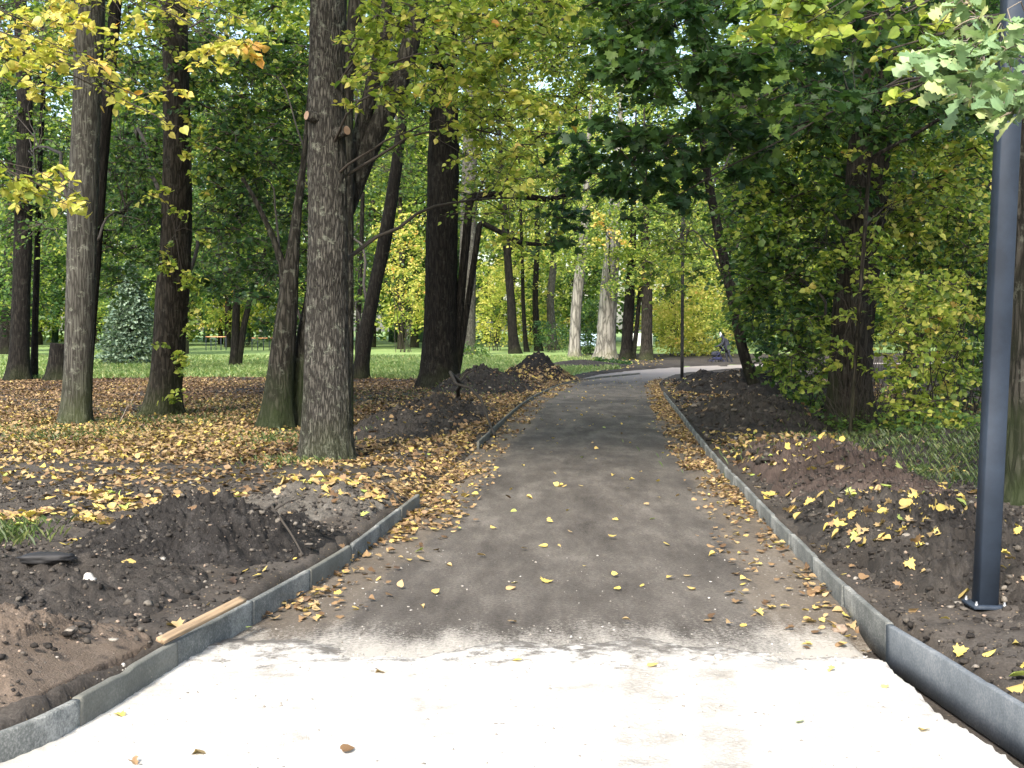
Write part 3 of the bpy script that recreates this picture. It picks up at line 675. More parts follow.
# T1: the main grey trunk
def stubs(root, base, bb, lb):
    for (px, py, sx) in ((309, 116, -1), (345, 131, 1)):
        p = P(px, py, 15.45); sb = Buf()
        n = unit(np.array([sx * .75, -.65, .1])); 
        V, Qd = tube([p - n * .14, p + n * .02, p + n * .035], [.075, .066, .058], 18); sb.add(V, Qd)
        st_ = link('cut_branch_stub', sb.mesh('cut_branch_stub', smooth=True, origin=base), BARK_MAIN, root)
        st_['label'] = 'short sawn off branch stub on the trunk'
        cb = Buf(); th = np.linspace(0, 2 * math.pi, 18, endpoint=False); a = unit(np.cross(n, [0, 0, 1.])); b = np.cross(n, a)
        for rr, q in ((.054, .038), ):
            V = np.concatenate([p + n * q + rr * (np.cos(th)[:, None] * a + np.sin(th)[:, None] * b), [p + n * (q + .004)]]); cb.add(V, np.array([(i, (i + 1) % 18, 18) for i in range(18)]))
        ce = link('cut_face', cb.mesh('cut_face', origin=base), CUTM, st_)
tree('park_tree', 'big upright grey furrowed trunk with two sawn branch stubs, nearest tree left of the road', 'tree',
     [px_trunk([(327, 463, 58), (327, 440, 52), (327, 400, 49), (327, 350, 45), (327.5, 300, 42), (328, 240, 39.5), (327.5, 180, 38), (326.5, 120, 36.5), (327, 60, 35.5), (328, 0, 35)], 15.7, ext=7)],
     [patch((350, 0, 480, 60), (13, 15.5), 24, .34, 34, .085, .56, LF), patch((335, 50, 440, 110), (13, 15), 12, .28, 26, .085, .57, LF, sd=.12),
      patch((430, -10, 560, 110), (14, 18), 46, .38, 44, .09, .56, LF), patch((455, 100, 560, 190), (15, 19), 18, .34, 32, .09, .56, LF), patch((470, 170, 560, 240), (17, 21), 10, .36, 26, .09, .56, LF),
      patch((385, 90, 470, 160), (14, 16), 5, .24, 16, .085, .6, LF),
      box((-5, 4, 8.0, 1.5, 15, 12), 85, .9, 110, .17, .5), box((-3, 14, 8.5, 2, 24, 14), 90, .9, 110, .17, .5)],
     BARK_MAIN, sides=120, rings=420, bark_amp=.05, flare=.12, seed=3, extras=stubs, hfreq=7.5, vfreq=2.2)
# T2: V-shaped mossy tree behind it
tree('park_tree', 'forked mossy dark tree directly behind the big grey trunk, one stem leaning right', 'tree',
     [px_trunk([(276, 432, 35), (278, 400, 29), (283, 350, 25), (288, 300, 20), (293, 250, 13), (298, 205, 9), (304, 160, 6), (308, 110, 4)], 20.6, ext=1),
      px_trunk([(286, 300, 10), (283, 265, 8), (272, 235, 6), (258, 205, 5), (243, 178, 3)], 20.6, ext=0)[1:],
      px_trunk([(294, 434, 24), (299, 390, 20), (305, 340, 19), (318, 280, 19), (335, 235, 20), (350, 195, 21), (368, 150, 21), (386, 112, 21), (402, 75, 20), (414, 30, 18), (422, -10, 17)], 20.9, ext=5),
      px_trunk([(343, 210, 12), (346, 190, 14), (356, 150, 14), (366, 110, 15), (376, 72, 14), (384, 30, 12), (388, -10, 11)], 20.9, ext=4)[1:],
      px_trunk([(347, 100, 10), (347, 84, 13), (350, 60, 15), (354, 30, 16), (358, -10, 16)], 20.6, ext=4)[1:]],
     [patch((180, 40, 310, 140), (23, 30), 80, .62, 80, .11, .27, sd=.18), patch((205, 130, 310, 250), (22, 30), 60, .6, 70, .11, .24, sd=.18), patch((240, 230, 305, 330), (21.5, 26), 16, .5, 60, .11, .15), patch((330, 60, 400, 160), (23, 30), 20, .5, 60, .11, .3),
      box((-8, 10, 8, -3, 20, 12), 80, .9, 110, .17, .5)],
     BARK_MOSS, sides=40, rings=110, bark_amp=.035, flare=.35, seed=9)
# T3
tree('park_tree', 'smooth grey upright trunk with a mossy foot, second row left side', 'tree',
     [px_trunk([(75, 430, 33), (76, 410, 30), (78, 370, 27.5), (80, 310, 28), (82, 240, 29), (83, 200, 30), (85, 150, 28), (88, 80, 28), (90, 0, 30)], 21.7, ext=7)],
     [patch((0, 60, 60, 200), (24, 30), 10, .55, 40, .10, .42), patch((100, 130, 160, 300), (24, 28), 36, .55, 60, .10, .2), patch((90, 0, 170, 90), (20, 24), 14, .5, 40, .09, .62), box((-13, 10, 8.3, -7.5, 24, 13), 70, 1.0, 100, .17, .55)],
     BARK_GREY, sides=48, rings=150, bark_amp=.03, flare=.2, seed=5)
tree('slender_tree', 'thin dark slightly leaning trunk just right of the smooth grey trunk', 'tree',
     [px_trunk([(84, 415, 13), (86, 380, 12), (92, 300, 12), (98, 220, 12), (103, 150, 12), (109, 80, 12), (116, 0, 12)], 24.5, ext=5)],
     [patch((90, 60, 150, 200), (25, 30), 10, .5, 40, .1, .3)], BARK_BLACK, seed=6)
# T5 with leafy sprouts climbing its trunk
tree('park_tree', 'dark trunk with yellowish leafy sprouts growing up its right side', 'tree',
     [px_trunk([(163, 419, 40), (164, 400, 33), (168, 360, 31), (172, 300, 33), (176, 250, 31), (177, 200, 30), (177, 140, 27), (176, 80, 25), (175, 0, 25)], 24.6, ext=7)],
     [patch((184, 270, 194, 330), (23.7, 24.3), 7, .22, 16, .1, .62, LF, limb=False), patch((160, 340, 182, 400), (23.6, 24.1), 9, .2, 14, .1, .58, LF, limb=False),
      patch((140, 190, 200, 280), (22.5, 24), 9, .32, 24, .1, .60, LF), patch((150, 100, 200, 190), (22.5, 24), 6, .3, 22, .1, .62, LF),
      patch((105, 60, 175, 270), (28, 36), 60, .75, 80, .12, .2), patch((195, 180, 260, 290), (28, 36), 26, .7, 70, .12, .24), box((-11, 20, 9, -4, 32, 15), 90, 1.1, 110, .18, .5), patch((60, -15, 310, 70), (30, 40), 60, 1.0, 80, .14, .42)],
     BARK_DARK, sides=48, rings=140, bark_amp=.04, flare=.3, seed=8)
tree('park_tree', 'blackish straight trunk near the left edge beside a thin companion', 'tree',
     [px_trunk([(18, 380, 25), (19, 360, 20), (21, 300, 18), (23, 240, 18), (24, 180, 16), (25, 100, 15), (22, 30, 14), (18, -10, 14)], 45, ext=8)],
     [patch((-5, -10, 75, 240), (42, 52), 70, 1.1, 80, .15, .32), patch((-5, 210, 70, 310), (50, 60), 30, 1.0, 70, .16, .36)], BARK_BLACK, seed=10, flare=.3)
tree('slender_tree', 'very thin dark trunk just right of the blackish left trunk', 'tree',
     [px_trunk([(34, 378, 8), (35, 330, 6.5), (37, 260, 6), (39, 180, 5), (43, 100, 5), (46, 30, 4)], 46, ext=3)],
     [patch((30, 120, 75, 220), (46, 52), 9, 1.0, 45, .15, .3)], BARK_BLACK, seed=11, flare=.1)
tree('park_tree', 'distant dark trunk cut by the left edge of the picture', 'tree',
     [px_trunk([(6, 350, 17), (7, 335, 14), (9, 290, 12), (10, 240, 11)], 84, ext=9)],
     [patch((-20, 200, 60, 300), (80, 92), 22, 1.8, 60, .26, .4, SI)], BARK_BLACK, seed=12)
tree('park_tree', 'small dark double stemmed tree standing on the lawn between sprout covered and grey trunks', 'tree',
     [px_trunk([(234, 368, 11), (235, 350, 9), (236, 320, 8), (237, 290, 7), (240, 240, 6), (243, 190, 5)], 60, ext=3),
      px_trunk([(238, 352, 7), (244, 325, 6), (250, 300, 6), (262, 265, 5)], 60, ext=2)[1:]],
     [patch((185, 190, 310, 285), (56, 64), 60, 1.3, 60, .17, .24, sd=.16), patch((200, 60, 310, 200), (56, 66), 60, 1.4, 60, .17, .34, sd=.18), patch((240, 270, 300, 310), (56, 62), 8, 1.1, 50, .16, .16)], BARK_BLACK, seed=13)
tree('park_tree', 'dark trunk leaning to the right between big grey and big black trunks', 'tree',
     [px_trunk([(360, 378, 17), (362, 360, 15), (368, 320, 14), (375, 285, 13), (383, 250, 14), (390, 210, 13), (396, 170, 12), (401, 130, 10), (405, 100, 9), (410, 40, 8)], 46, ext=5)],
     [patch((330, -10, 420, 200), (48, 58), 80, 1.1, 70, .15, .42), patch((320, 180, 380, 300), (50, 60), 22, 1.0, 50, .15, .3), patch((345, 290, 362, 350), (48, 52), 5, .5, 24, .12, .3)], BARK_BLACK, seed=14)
tree('slender_tree', 'very thin dark stem just left of the leaning dark trunk', 'tree',
     [px_trunk([(357, 372, 5), (358, 330, 5), (361, 260, 4.5), (363, 180, 4), (362, 100, 3.5)], 52, ext=3)],
     [patch((335, 120, 375, 210), (52, 57), 8, .9, 40, .15, .3)], BARK_BLACK, seed=15, flare=.1)
# T12: the big black trunk
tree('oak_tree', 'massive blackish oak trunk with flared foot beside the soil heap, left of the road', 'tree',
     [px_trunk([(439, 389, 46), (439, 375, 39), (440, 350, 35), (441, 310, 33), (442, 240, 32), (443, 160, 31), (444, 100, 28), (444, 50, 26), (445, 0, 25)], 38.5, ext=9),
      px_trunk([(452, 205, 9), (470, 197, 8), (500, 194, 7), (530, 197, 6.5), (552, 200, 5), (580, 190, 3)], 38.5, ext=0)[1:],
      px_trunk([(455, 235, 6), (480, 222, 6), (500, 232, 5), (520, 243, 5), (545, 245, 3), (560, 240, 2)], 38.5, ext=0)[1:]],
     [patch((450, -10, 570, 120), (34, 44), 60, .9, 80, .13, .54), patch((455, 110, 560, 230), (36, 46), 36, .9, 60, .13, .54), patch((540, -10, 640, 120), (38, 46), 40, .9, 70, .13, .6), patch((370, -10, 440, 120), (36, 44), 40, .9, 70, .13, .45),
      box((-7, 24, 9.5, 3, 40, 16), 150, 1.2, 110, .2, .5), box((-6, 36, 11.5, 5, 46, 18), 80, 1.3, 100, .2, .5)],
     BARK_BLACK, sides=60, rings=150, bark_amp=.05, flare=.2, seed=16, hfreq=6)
tree('park_tree', 'straight grey brown trunk close behind the right side of the massive black oak', 'tree',
     [px_trunk([(466, 352, 22), (466, 340, 19), (467, 300, 17.5), (468, 250, 17), (469, 200, 16), (470, 140, 14)], 82, ext=9)],
     [patch((450, 90, 540, 200), (80, 92), 40, 1.7, 60, .25, .55, SI)], BARK_GREY, seed=17)
for k, (px, wd, dd_, py, tp, lab) in enumerate([(513, 10, 86, 354, .6, 'dark distant trunk right of the yellow thicket, first of a loose row'),
                                       (525, 4.5, 92, 353, .62, 'very thin distant dark trunk, second of the loose row behind the lawn'),
                                       (537, 7, 95, 352, .6, 'distant dark trunk half hidden by yellowish leaves, third of the loose row'),
                                       (552, 9, 98, 352, .5, 'grey distant trunk left of the pale leaning trunk')]):
    tree('park_tree', lab, 'tree', [px_trunk([(px + 2, py, wd * 1.3), (px, py - 15, wd), (px - 2, 300, wd * .85), (px - 6 + 3 * k, 250, wd * .75), (px - 10 + 5 * k, 200, wd * .65)], dd_, ext=7)],
         [patch((px - 35, 150, px + 35, 260), (dd_, dd_ + 8), 24, 1.7, 60, .26, tp, SI), patch((px - 18, 260, px + 18, 310), (dd_ + 1, dd_ + 5), 5, 1.2, 40, .24, tp, SI)], BARK_BLACK if k < 3 else BARK_GREY, seed=20 + k, sides=14, rings=30)
tree('pale_tree', 'pale whitish trunk leaning slightly right at the far edge of the lawn', 'tree',
     [px_trunk([(574, 356, 13), (575, 340, 11), (576, 310, 10.5), (579, 280, 11), (582, 258, 10), (585, 220, 8)], 76, ext=9)],
     [patch((560, 175, 625, 258), (68, 72), 34, .9, 60, .18, .52, SI), patch((530, -10, 660, 170), (78, 92), 90, 1.9, 70, .24, .58, SI), patch((545, 190, 620, 262), (74, 82), 34, 1.5, 60, .22, .52, SI)], BARK_PALE, seed=26)
tree('pale_tree', 'thick pale whitish trunk sunlit beside two dark trunks at the road bend', 'tree',
     [px_trunk([(605, 359, 25), (606, 345, 20), (607, 320, 18.5), (609, 290, 17.5), (611, 265, 16.5), (614, 230, 14)], 74, ext=9)],
     [patch((575, 190, 680, 268), (68, 80), 60, 1.4, 60, .2, .5, SI), patch((590, 205, 625, 245), (66, 68), 6, .8, 40, .2, .86, SI), patch((560, 120, 640, 190), (70, 82), 34, 1.5, 60, .22, .52, SI)], BARK_PALE, seed=27)
tree('park_tree', 'dark trunk with a thin side stem, first right of the thick pale trunk', 'tree',
     [px_trunk([(626, 359, 14), (627, 345, 11.5), (628, 320, 11), (630, 295, 10), (632, 250, 8)], 72, ext=8), px_trunk([(633, 352, 5), (637, 325, 4.5), (640, 290, 4), (642, 250, 3)], 72, ext=4)[1:]],
     [patch((610, 200, 690, 290), (68, 76), 44, 1.3, 60, .2, .48, SI), patch((635, 245, 665, 285), (66, 68), 5, .8, 40, .2, .7, SI)], BARK_BLACK, seed=28)
tree('park_tree', 'straight dark grey trunk, second right of the thick pale trunk', 'tree',
     [px_trunk([(646, 359, 15), (646.5, 345, 11.5), (647, 320, 11), (647, 295, 11), (646, 250, 9)], 71, ext=8)],
     [patch((640, 200, 720, 285), (68, 78), 40, 1.3, 60, .2, .42, SI)], BARK_DARK, seed=29)
# T19 leaning right of the road
tree('leaning_tree', 'slender dark tree leaning left over the soil bank right of the distant lamp post', 'tree',
     [px_trunk([(760, 402, 15), (754, 385, 12), (746, 362, 11), (740, 340, 10.5), (735, 310, 10.5), (728, 280, 10), (722, 250, 9.5), (715, 215, 9), (708, 180, 8.5), (703, 140, 7), (698, 100, 6)], 33, ext=4)],
     [patch((745, 285, 810, 345), (31, 35), 24, .7, 60, .15, .16), patch((640, 190, 720, 290), (35, 42), 30, .8, 50, .14, .44), patch((720, 190, 810, 290), (33, 40), 36, .8, 60, .14, .22), patch((690, 100, 790, 200), (34, 42), 26, .9, 55, .14, .3),
      patch((760, 330, 830, 370), (30, 34), 8, .6, 40, .14, .25), box((2, 24, 8.5, 9, 38, 14), 44, 1.2, 110, .2, .3)], BARK_BLACK, seed=30)
# T20 dark trunk with sprouts
def t20x(root, base, bb, lb):
    for _ in range(90):
        a = P(rng.uniform(835, 905), 425, rng.uniform(19.3, 20.5)); a[2] = .3
        b = a + np.array([rng.normal(0, .35), rng.normal(-.2, .3), rng.uniform(.5, 1.6)])
        limb(bb, a, b, .008, .002, sag=.02, segs=5, wob=.05, sides=3)
tree('park_tree', 'large dark trunk surrounded by leafy sprouts, right of the road in front of the shrubs', 'tree',
     [px_trunk([(852, 440, 62), (851, 420, 50), (850, 390, 43), (851, 340, 41), (856, 290, 42), (862, 240, 43), (866, 190, 42), (870, 140, 41), (873, 90, 38), (876, 0, 36)], 20.6, ext=8),
      px_trunk([(852, 175, 4), (870, 158, 4), (905, 140, 4), (935, 122, 3.5), (965, 100, 3), (990, 90, 2.5)], 18, ext=0)[1:]],
     [patch((725, 60, 850, 150), (21, 27), 70, .6, 70, .12, .36, sd=.16), patch((735, 140, 850, 240), (21, 28), 70, .6, 70, .12, .38, sd=.16), patch((745, 230, 840, 330), (22, 28), 60, .6, 70, .12, .30, sd=.14),  # tones raised towards yellow green: sunlight on these leaves put into their colour
      patch((870, 130, 975, 240), (20, 25), 60, .55, 60, .12, .54, sd=.16), patch((800, -10, 1000, 130), (17, 24), 130, .55, 70, .12, .22), patch((820, 120, 900, 210), (18.5, 20), 10, .45, 40, .12, .18),  # first patch: sunlit look put into the leaf colour by a yellower tone
      patch((775, 315, 850, 400), (20.5, 24), 18, .45, 40, .1, .46, LD), patch((820, 250, 900, 400), (17.8, 19.5), 16, .30, 24, .09, .52, LF), patch((850, 150, 960, 260), (18, 20), 18, .36, 30, .09, .54, LF), patch((770, 180, 860, 300), (19, 21.5), 20, .36, 30, .09, .45, LF), box((1.5, 10, 8.5, 8, 25, 13), 50, 1.0, 110, .18, .25)],
     BARK_DARK, sides=60, rings=150, bark_amp=.05, flare=.25, seed=31, extras=t20x)
# T21 the oak at the right edge
tree('oak_tree', 'thick grey mossy oak at the right edge behind the lamp post, pale lobed leaves', 'tree',
     [px_trunk([(1040, 520, 108), (1040, 500, 96), (1041, 440, 88), (1042, 350, 84), (1043, 240, 82), (1044, 130, 80), (1045, 0, 78)], 10.8, ext=6)],
     [patch((938, 40, 992, 95), (5.6, 6.1), 11, .13, 18, .115, .45, 'oak', sd=.2), patch((960, -5, 1000, 25), (5.6, 6.0), 3, .12, 14, .1, .5, 'oak', sd=.2), patch((1003, 5, 1030, 50), (5.3, 5.8), 5, .12, 14, .1, .45, 'oak', sd=.2),
      patch((998, 70, 1032, 118), (5.3, 5.7), 7, .12, 16, .115, .4, 'oak', sd=.2), box((1.5, 2, 6.5, 6, 10, 10), 26, .8, 70, .13, .5)],
     BARK_MOSS, leafmat=OAKL, sides=110, rings=260, bark_amp=.035, flare=.22, seed=33, hfreq=8, twigmat=OTWIG, limb_r=.03, up=.1)
# trees whose trunks stand outside the frame
tree('linden_tree', 'linden outside the left edge, its yellow leaf sprays hanging across the upper left', 'tree',
     [[(-8.0, 11.0, -.3, .24), (-8.0, 11.0, 1.5, .2), (-7.9, 11.1, 5, .17), (-7.8, 11.2, 9, .1)]],
     [patch((0, -10, 75, 60), (11, 13), 16, .26, 24, .085, .80, LF, sd=.07), patch((10, 60, 75, 95), (11, 12.5), 7, .22, 20, .085, .80, LF, sd=.07), patch((70, 35, 100, 70), (11, 12), 3, .16, 12, .085, .82, LF, sd=.07),
      patch((0, 165, 60, 192), (11.3, 12), 8, .2, 18, .085, .76, LF, sd=.07), patch((60, 190, 92, 208), (11.4, 12), 4, .13, 10, .085, .78, LF, sd=.07), patch((115, 88, 180, 112), (11.8, 12.6), 6, .17, 14, .085, .76, LF, sd=.07), patch((160, 112, 175, 125), (12, 12.5), 2, .12, 8, .085, .78, LF, sd=.07),
      patch((120, -10, 200, 40), (12, 14), 8, .22, 18, .085, .72, LF, sd=.09), patch((195, 0, 260, 62), (11.5, 13), 12, .2, 18, .085, .80, LF, sd=.08), box((-9.5, 10, 5.5, -7, 14, 9), 12, .6, 60, .1, .75, LD)],
     BARK_GREY, seed=40, limb_r=.08, up=.25)
tree('linden_tree', 'linden outside the right edge, its yellow green heart leaves hanging in the upper right', 'tree',
     [[(6.5, 9.0, -.3, .22), (6.5, 9.0, 2, .19), (6.4, 8.9, 5, .15), (6.3, 8.9, 8, .1)]],
     [patch((750, -15, 830, 40), (8, 9), 24, .17, 18, .08, .52, LF, sd=.08), patch((870, -10, 950, 25), (8, 8.6), 7, .13, 10, .08, .52, LF, sd=.1), patch((905, 20, 960, 55), (8, 8.6), 7, .12, 10, .08, .52, LF, sd=.1),
      patch((870, 48, 900, 70), (8, 8.4), 2, .09, 6, .075, .55, LF), patch((893, 85, 912, 110), (8, 8.4), 2, .08, 6, .075, .6, LF), patch((905, 55, 925, 80), (8, 8.4), 2, .09, 6, .075, .62, LF)],
     BARK_GREY, seed=41, limb_r=.1, up=.3)
tree('maple_tree', 'maple whose dark green leaf mass hangs over the road at top centre', 'tree',
     [[(8.5, 15.5, -.3, .3), (8.5, 15.5, 2, .26), (8.2, 15.5, 6, .22), (7.8, 15.5, 11, .12)]],
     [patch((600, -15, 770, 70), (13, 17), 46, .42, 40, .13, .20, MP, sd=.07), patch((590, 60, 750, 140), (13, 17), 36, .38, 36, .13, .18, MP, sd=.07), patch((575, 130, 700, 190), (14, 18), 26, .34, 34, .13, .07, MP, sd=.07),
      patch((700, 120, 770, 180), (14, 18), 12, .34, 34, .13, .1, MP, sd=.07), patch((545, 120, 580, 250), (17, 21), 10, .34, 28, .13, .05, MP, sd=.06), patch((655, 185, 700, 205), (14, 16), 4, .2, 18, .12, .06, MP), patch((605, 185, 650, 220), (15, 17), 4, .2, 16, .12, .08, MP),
      patch((770, -15, 880, 110), (13, 17), 28, .42, 36, .13, .18, MP, sd=.07), box((-.5, 3, 7.4, 7, 18, 12), 80, .9, 110, .17, .2)],
     TWIG, seed=42, limb_r=.09, up=.3)

# stump
def stump():
    sb = Buf(); d = 44.0; p = P(56, 375, d); z0 = float(rise(d)) + .05
    top = P(56, 343.5, d)[2]
    trunk_geo(sb, [(p[0], d, z0 - .3, .42), (p[0], d, z0, .40), (p[0] + .06, d, (z0 + top) / 2, .33), (p[0] + .12, d, top, .30)], 40, 40, .05, .25, 5)
    n = sb.n; V = np.array([[p[0] + .12, d, top + .01]]); ring = np.arange(n - 40, n)
    sb.add(V, np.zeros((0, 3), int)); sb.G.setdefault(3, []).append(np.array([(ring[i], ring[(i + 1) % 40], n) for i in range(40)])); sb.T.setdefault(3, []).append(np.zeros(40))
    base = (p[0], d, z0)
    tag(link('tree_stump', sb.mesh('tree_stump', smooth=False, origin=base), BARK_BLACK, loc=base), 'blackish waist high tree stump partly behind the smooth grey trunk', 'tree stump')
stump()

# spruce and shrubs
def spruce():
    d = 62.0; p = P(131, 363, d); z0 = float(rise(d)) + .05; H = P(131, 262, d)[2] - z0
    root = empty('spruce_tree', (p[0], d, z0)); tag(root, 'young blue green spruce with branches down to the lawn, left side', 'tree')
    tb, lb = Buf(), Buf(); V, Q = tube([(0, 0, -.2), (0, 0, H * .5), (0, 0, H)], [.09, .05, .01], 10); tb.add(V, Q)
    for k in range(260):
        t = (k / 260) ** .8; z = .15 + t * H * .97; R = (1 - t) ** .8 * H * .34 + .08; th = k * 2.399
        c = np.array([math.cos(th), math.sin(th), 0]); n = int(16 + 50 * (1 - t))
        rr = rng.uniform(.15, 1, n) ** .7 * R * rng.uniform(.75, 1.1)
        side = np.array([-c[1], c[0], 0]); off = rng.normal(0, .16, n) * rr
        pos = c * rr[:, None] + side * off[:, None] + np.array([0, 0, z]); pos[:, 2] += -.32 * rr + .12 * rr ** 2 / R + rng.normal(0, .03, n)
        add_leaves(lb, SI, pos, np.array([0, 0, 1.]) + rng.normal(0, .5, (n, 3)), c + side * (off / (.2 * rr + .01))[:, None] * .4 + rng.normal(0, .3, (n, 3)), .2 * rng.uniform(.6, 1.2, n), rng.uniform(0, 1, n))
        if k % 3 == 0:
            V, Q = tube([np.array([0, 0, z]), c * R * .5 + [0, 0, z - .12 * R], c * R * .9 + [0, 0, z - .22 * R]], [.02, .012, .004], 4); tb.add(V, Q)
    link('trunk', tb.mesh('trunk', smooth=True), BARK_DARK, root); link('crown', lb.mesh('crown'), SPRU, root)
spruce()

def shrub(name, label, rect, d, n, r, m, s, tone, kind=SI, group=None, stems=14, sd=.12, mat=None, cat='shrub', droop=.2):
    x0, y0, x1, y1 = rect; dm = sum(d) / 2
    cs = np.array([P(rng.uniform(x0, x1), rng.uniform(y0, y1), rng.uniform(*d)) for _ in range(n)])
    cs[:, 2] = np.maximum(cs[:, 2], rise(cs[:, 1]) + r * .5)
    # round the top of the shrub off
    base = np.array([P((x0 + x1) / 2, y1, dm)[0], dm, float(rise(dm)) + .05])
    root = empty(name, tuple(base)); tag(root, label, cat, group)
    bb, lb = Buf(), Buf()
    for q in range(min(stems, n)):
        a = base + [rng.normal(0, .3), rng.normal(0, .3), -.05]; limb(bb, a, cs[q], .012 * max(1, r * 1.5), .005, sag=.05, segs=8, wob=.03, sides=4)
    for c in cs: cluster(lb, bb, c, r * rng.uniform(.7, 1.3), m, s, np.clip(tone + rng.normal(0, .07), 0, 1), kind, sd, .6, twigs=kind != SI, droop=droop)
    link('stems', bb.mesh('stems', smooth=True, origin=base), TWIG, root); link('foliage', lb.mesh('foliage', origin=base), mat or LEAF, root)
    return root
shrub('shrub', 'bushy yellow green shrub beside the sprout covered trunk, left of the lamp post', (884, 275, 968, 425), (16.0, 19.5), 115, .34, 38, .085, .58, LD, stems=30)
shrub('shrub', 'taller green and yellow shrub behind the lamp post, upper part sunlit', (885, 205, 985, 320), (20, 24), 70, .45, 46, .1, .46, LD, stems=16, sd=.18)
shrub('shrub', 'low dark green bush under the leaves of the right hand trunk', (770, 345, 830, 405), (25, 29), 20, .5, 46, .12, .35, LD, stems=12)
shrub('shrub', 'green undergrowth bush right behind the lamp post, near the oak', (950, 260, 1000, 420), (22, 28), 40, .6, 60, .12, .2, LD, stems=12)
TH = 'yellowing thickets at the far side of the lawn'
shrub('thicket', 'pale yellow thicket behind the road bend, right of the dark trunks', (655, 262, 700, 357), (78, 84), 70, 1.2, 60, .22, .74, SI, TH, sd=.06)
shrub('thicket', 'pale straw yellow thicket behind the distant lamp post', (690, 262, 732, 357), (80, 86), 60, 1.2, 60, .22, .72, SI, TH, sd=.07)
shrub('thicket', 'bright green shrub beside the stroller at the end of the road', (712, 318, 742, 354), (76, 79), 20, .8, 50, .2, .5, SI)
shrub('thicket', 'rounded dull yellow thicket right of the massive black oak', (480, 262, 512, 340), (92, 100), 56, 1.2, 60, .22, .70, SI, TH, sd=.06)
shrub('thicket', 'golden yellow bush seen between leaning trunk and massive black oak', (385, 215, 425, 320), (86, 94), 50, 1.2, 50, .22, .78, SI, TH)
shrub('thicket', 'yellow green bush behind the loose row of thin trunks', (520, 265, 570, 345), (102, 110), 50, 1.3, 50, .24, .62, SI, TH)
shrub('thicket', 'green bush between the two pale trunks', (580, 300, 597, 352), (82, 88), 34, .8, 50, .2, .22, SI)
shrub('thicket', 'green mid height bush behind the spruce', (95, 255, 175, 345), (74, 82), 60, 1.1, 60, .2, .34, SI, sd=.16)
shrub('thicket', 'pinkish yellow bush behind the small double stemmed tree', (190, 270, 300, 330), (108, 120), 60, 1.4, 50, .25, .68, SI, TH, sd=.15)
shrub('thicket', 'dark green bush left of the loose row of thin trunks', (538, 318, 568, 350), (88, 94), 22, .8, 50, .2, .15, SI)
shrub('bramble', 'dark low bramble patch on the lawn edge below the pale trunks', (592, 358, 632, 366), (62, 66), 22, .35, 40, .14, .12, SI, stems=8)
shrub('bramble', 'small green bramble at the foot of the trunk behind the massive oak', (462, 345, 492, 360), (70, 76), 14, .5, 40, .15, .25, SI, stems=8)
shrub('sapling', 'green leafy sapling beside the leaning dark trunk', (345, 245, 375, 310), (50, 53), 14, .7, 40, .14, .3, SI, stems=6)

# ------------------------------------------------------------------ far wood
protos = []
def make_far(tone, seed, Ht=20, R=4.2, n=120, s=.34):
    root = empty('woodland_tree'); tb, lb = Buf(), Buf()
    trunk_geo(tb, [(0, 0, -.5, .32), (0, 0, 0, .3), (.2, 0, Ht * .4, .24), (0, .1, Ht * .75, .12), (0, 0, Ht * .95, .04)], 12, 24, .03, .2, seed)
    for _ in range(n):
        z = rng.uniform(.12, 1); a = rng.uniform(0, 2 * math.pi); rr = R * math.sin(math.pi * min(1, z * .9 + .08)) ** .6 * rng.uniform(.35, 1)
        c = np.array([math.cos(a) * rr, math.sin(a) * rr, z * Ht])
        if rng.random() < .5: limb(tb, (0, 0, max(1.5, c[2] - rr * .6)), c, .07, .02, segs=5, sides=4)
        cluster(lb, None, c, 1.5 * rng.uniform(.7, 1.2), 75, s, np.clip(tone + rng.normal(0, .09), 0, 1), SI, .1, .6, twigs=False, droop=.4)
    link('trunk', tb.mesh('trunk', smooth=True), BARK_DARK, root); link('crown', lb.mesh('crown'), LEAF, root)
    return root
KIND = [(.28, 'tall green woodland tree in the band of wood behind the lawn'), (.48, 'tall yellow green woodland tree in the band of wood behind the lawn'), (.66, 'tall yellowing woodland tree in the band of wood behind the lawn'), (.15, 'tall dark green woodland tree in the band of wood behind the lawn')]
for i, (tn, lab) in enumerate(KIND): protos.append(make_far(tn, 50 + i))
used = [False] * 4
def place_far(k, x, y, sc, rz):
    pr = protos[k]
    if not used[k]: o = pr; used[k] = True
    else:
        o = pr.copy(); COL.objects.link(o)
        for ch in list(pr.children):
            c = ch.copy(); COL.objects.link(c); c.parent = o
    o.location = (x, y, float(rise(y)) + .05); o.rotation_euler.z = rz; o.scale = (sc, sc, sc * rng.uniform(.9, 1.15))
    tag(o, KIND[k][1], 'tree', 'trees of the wood behind the lawn, ' + ['green', 'yellow green', 'yellowing', 'dark green'][k])
for row, (yy, step) in enumerate(((112, 6.5), (126, 6.5))):
    x = -62.0
    while x < 78:
        k = int(rng.choice([0, 1, 2, 3], p=[.3, .35, .15, .2]))
        place_far(k, x + rng.normal(0, 1.2), yy + rng.uniform(-4, 4), rng.uniform(.85, 1.25), rng.uniform(0, 6.28)); x += step * rng.uniform(.75, 1.25)
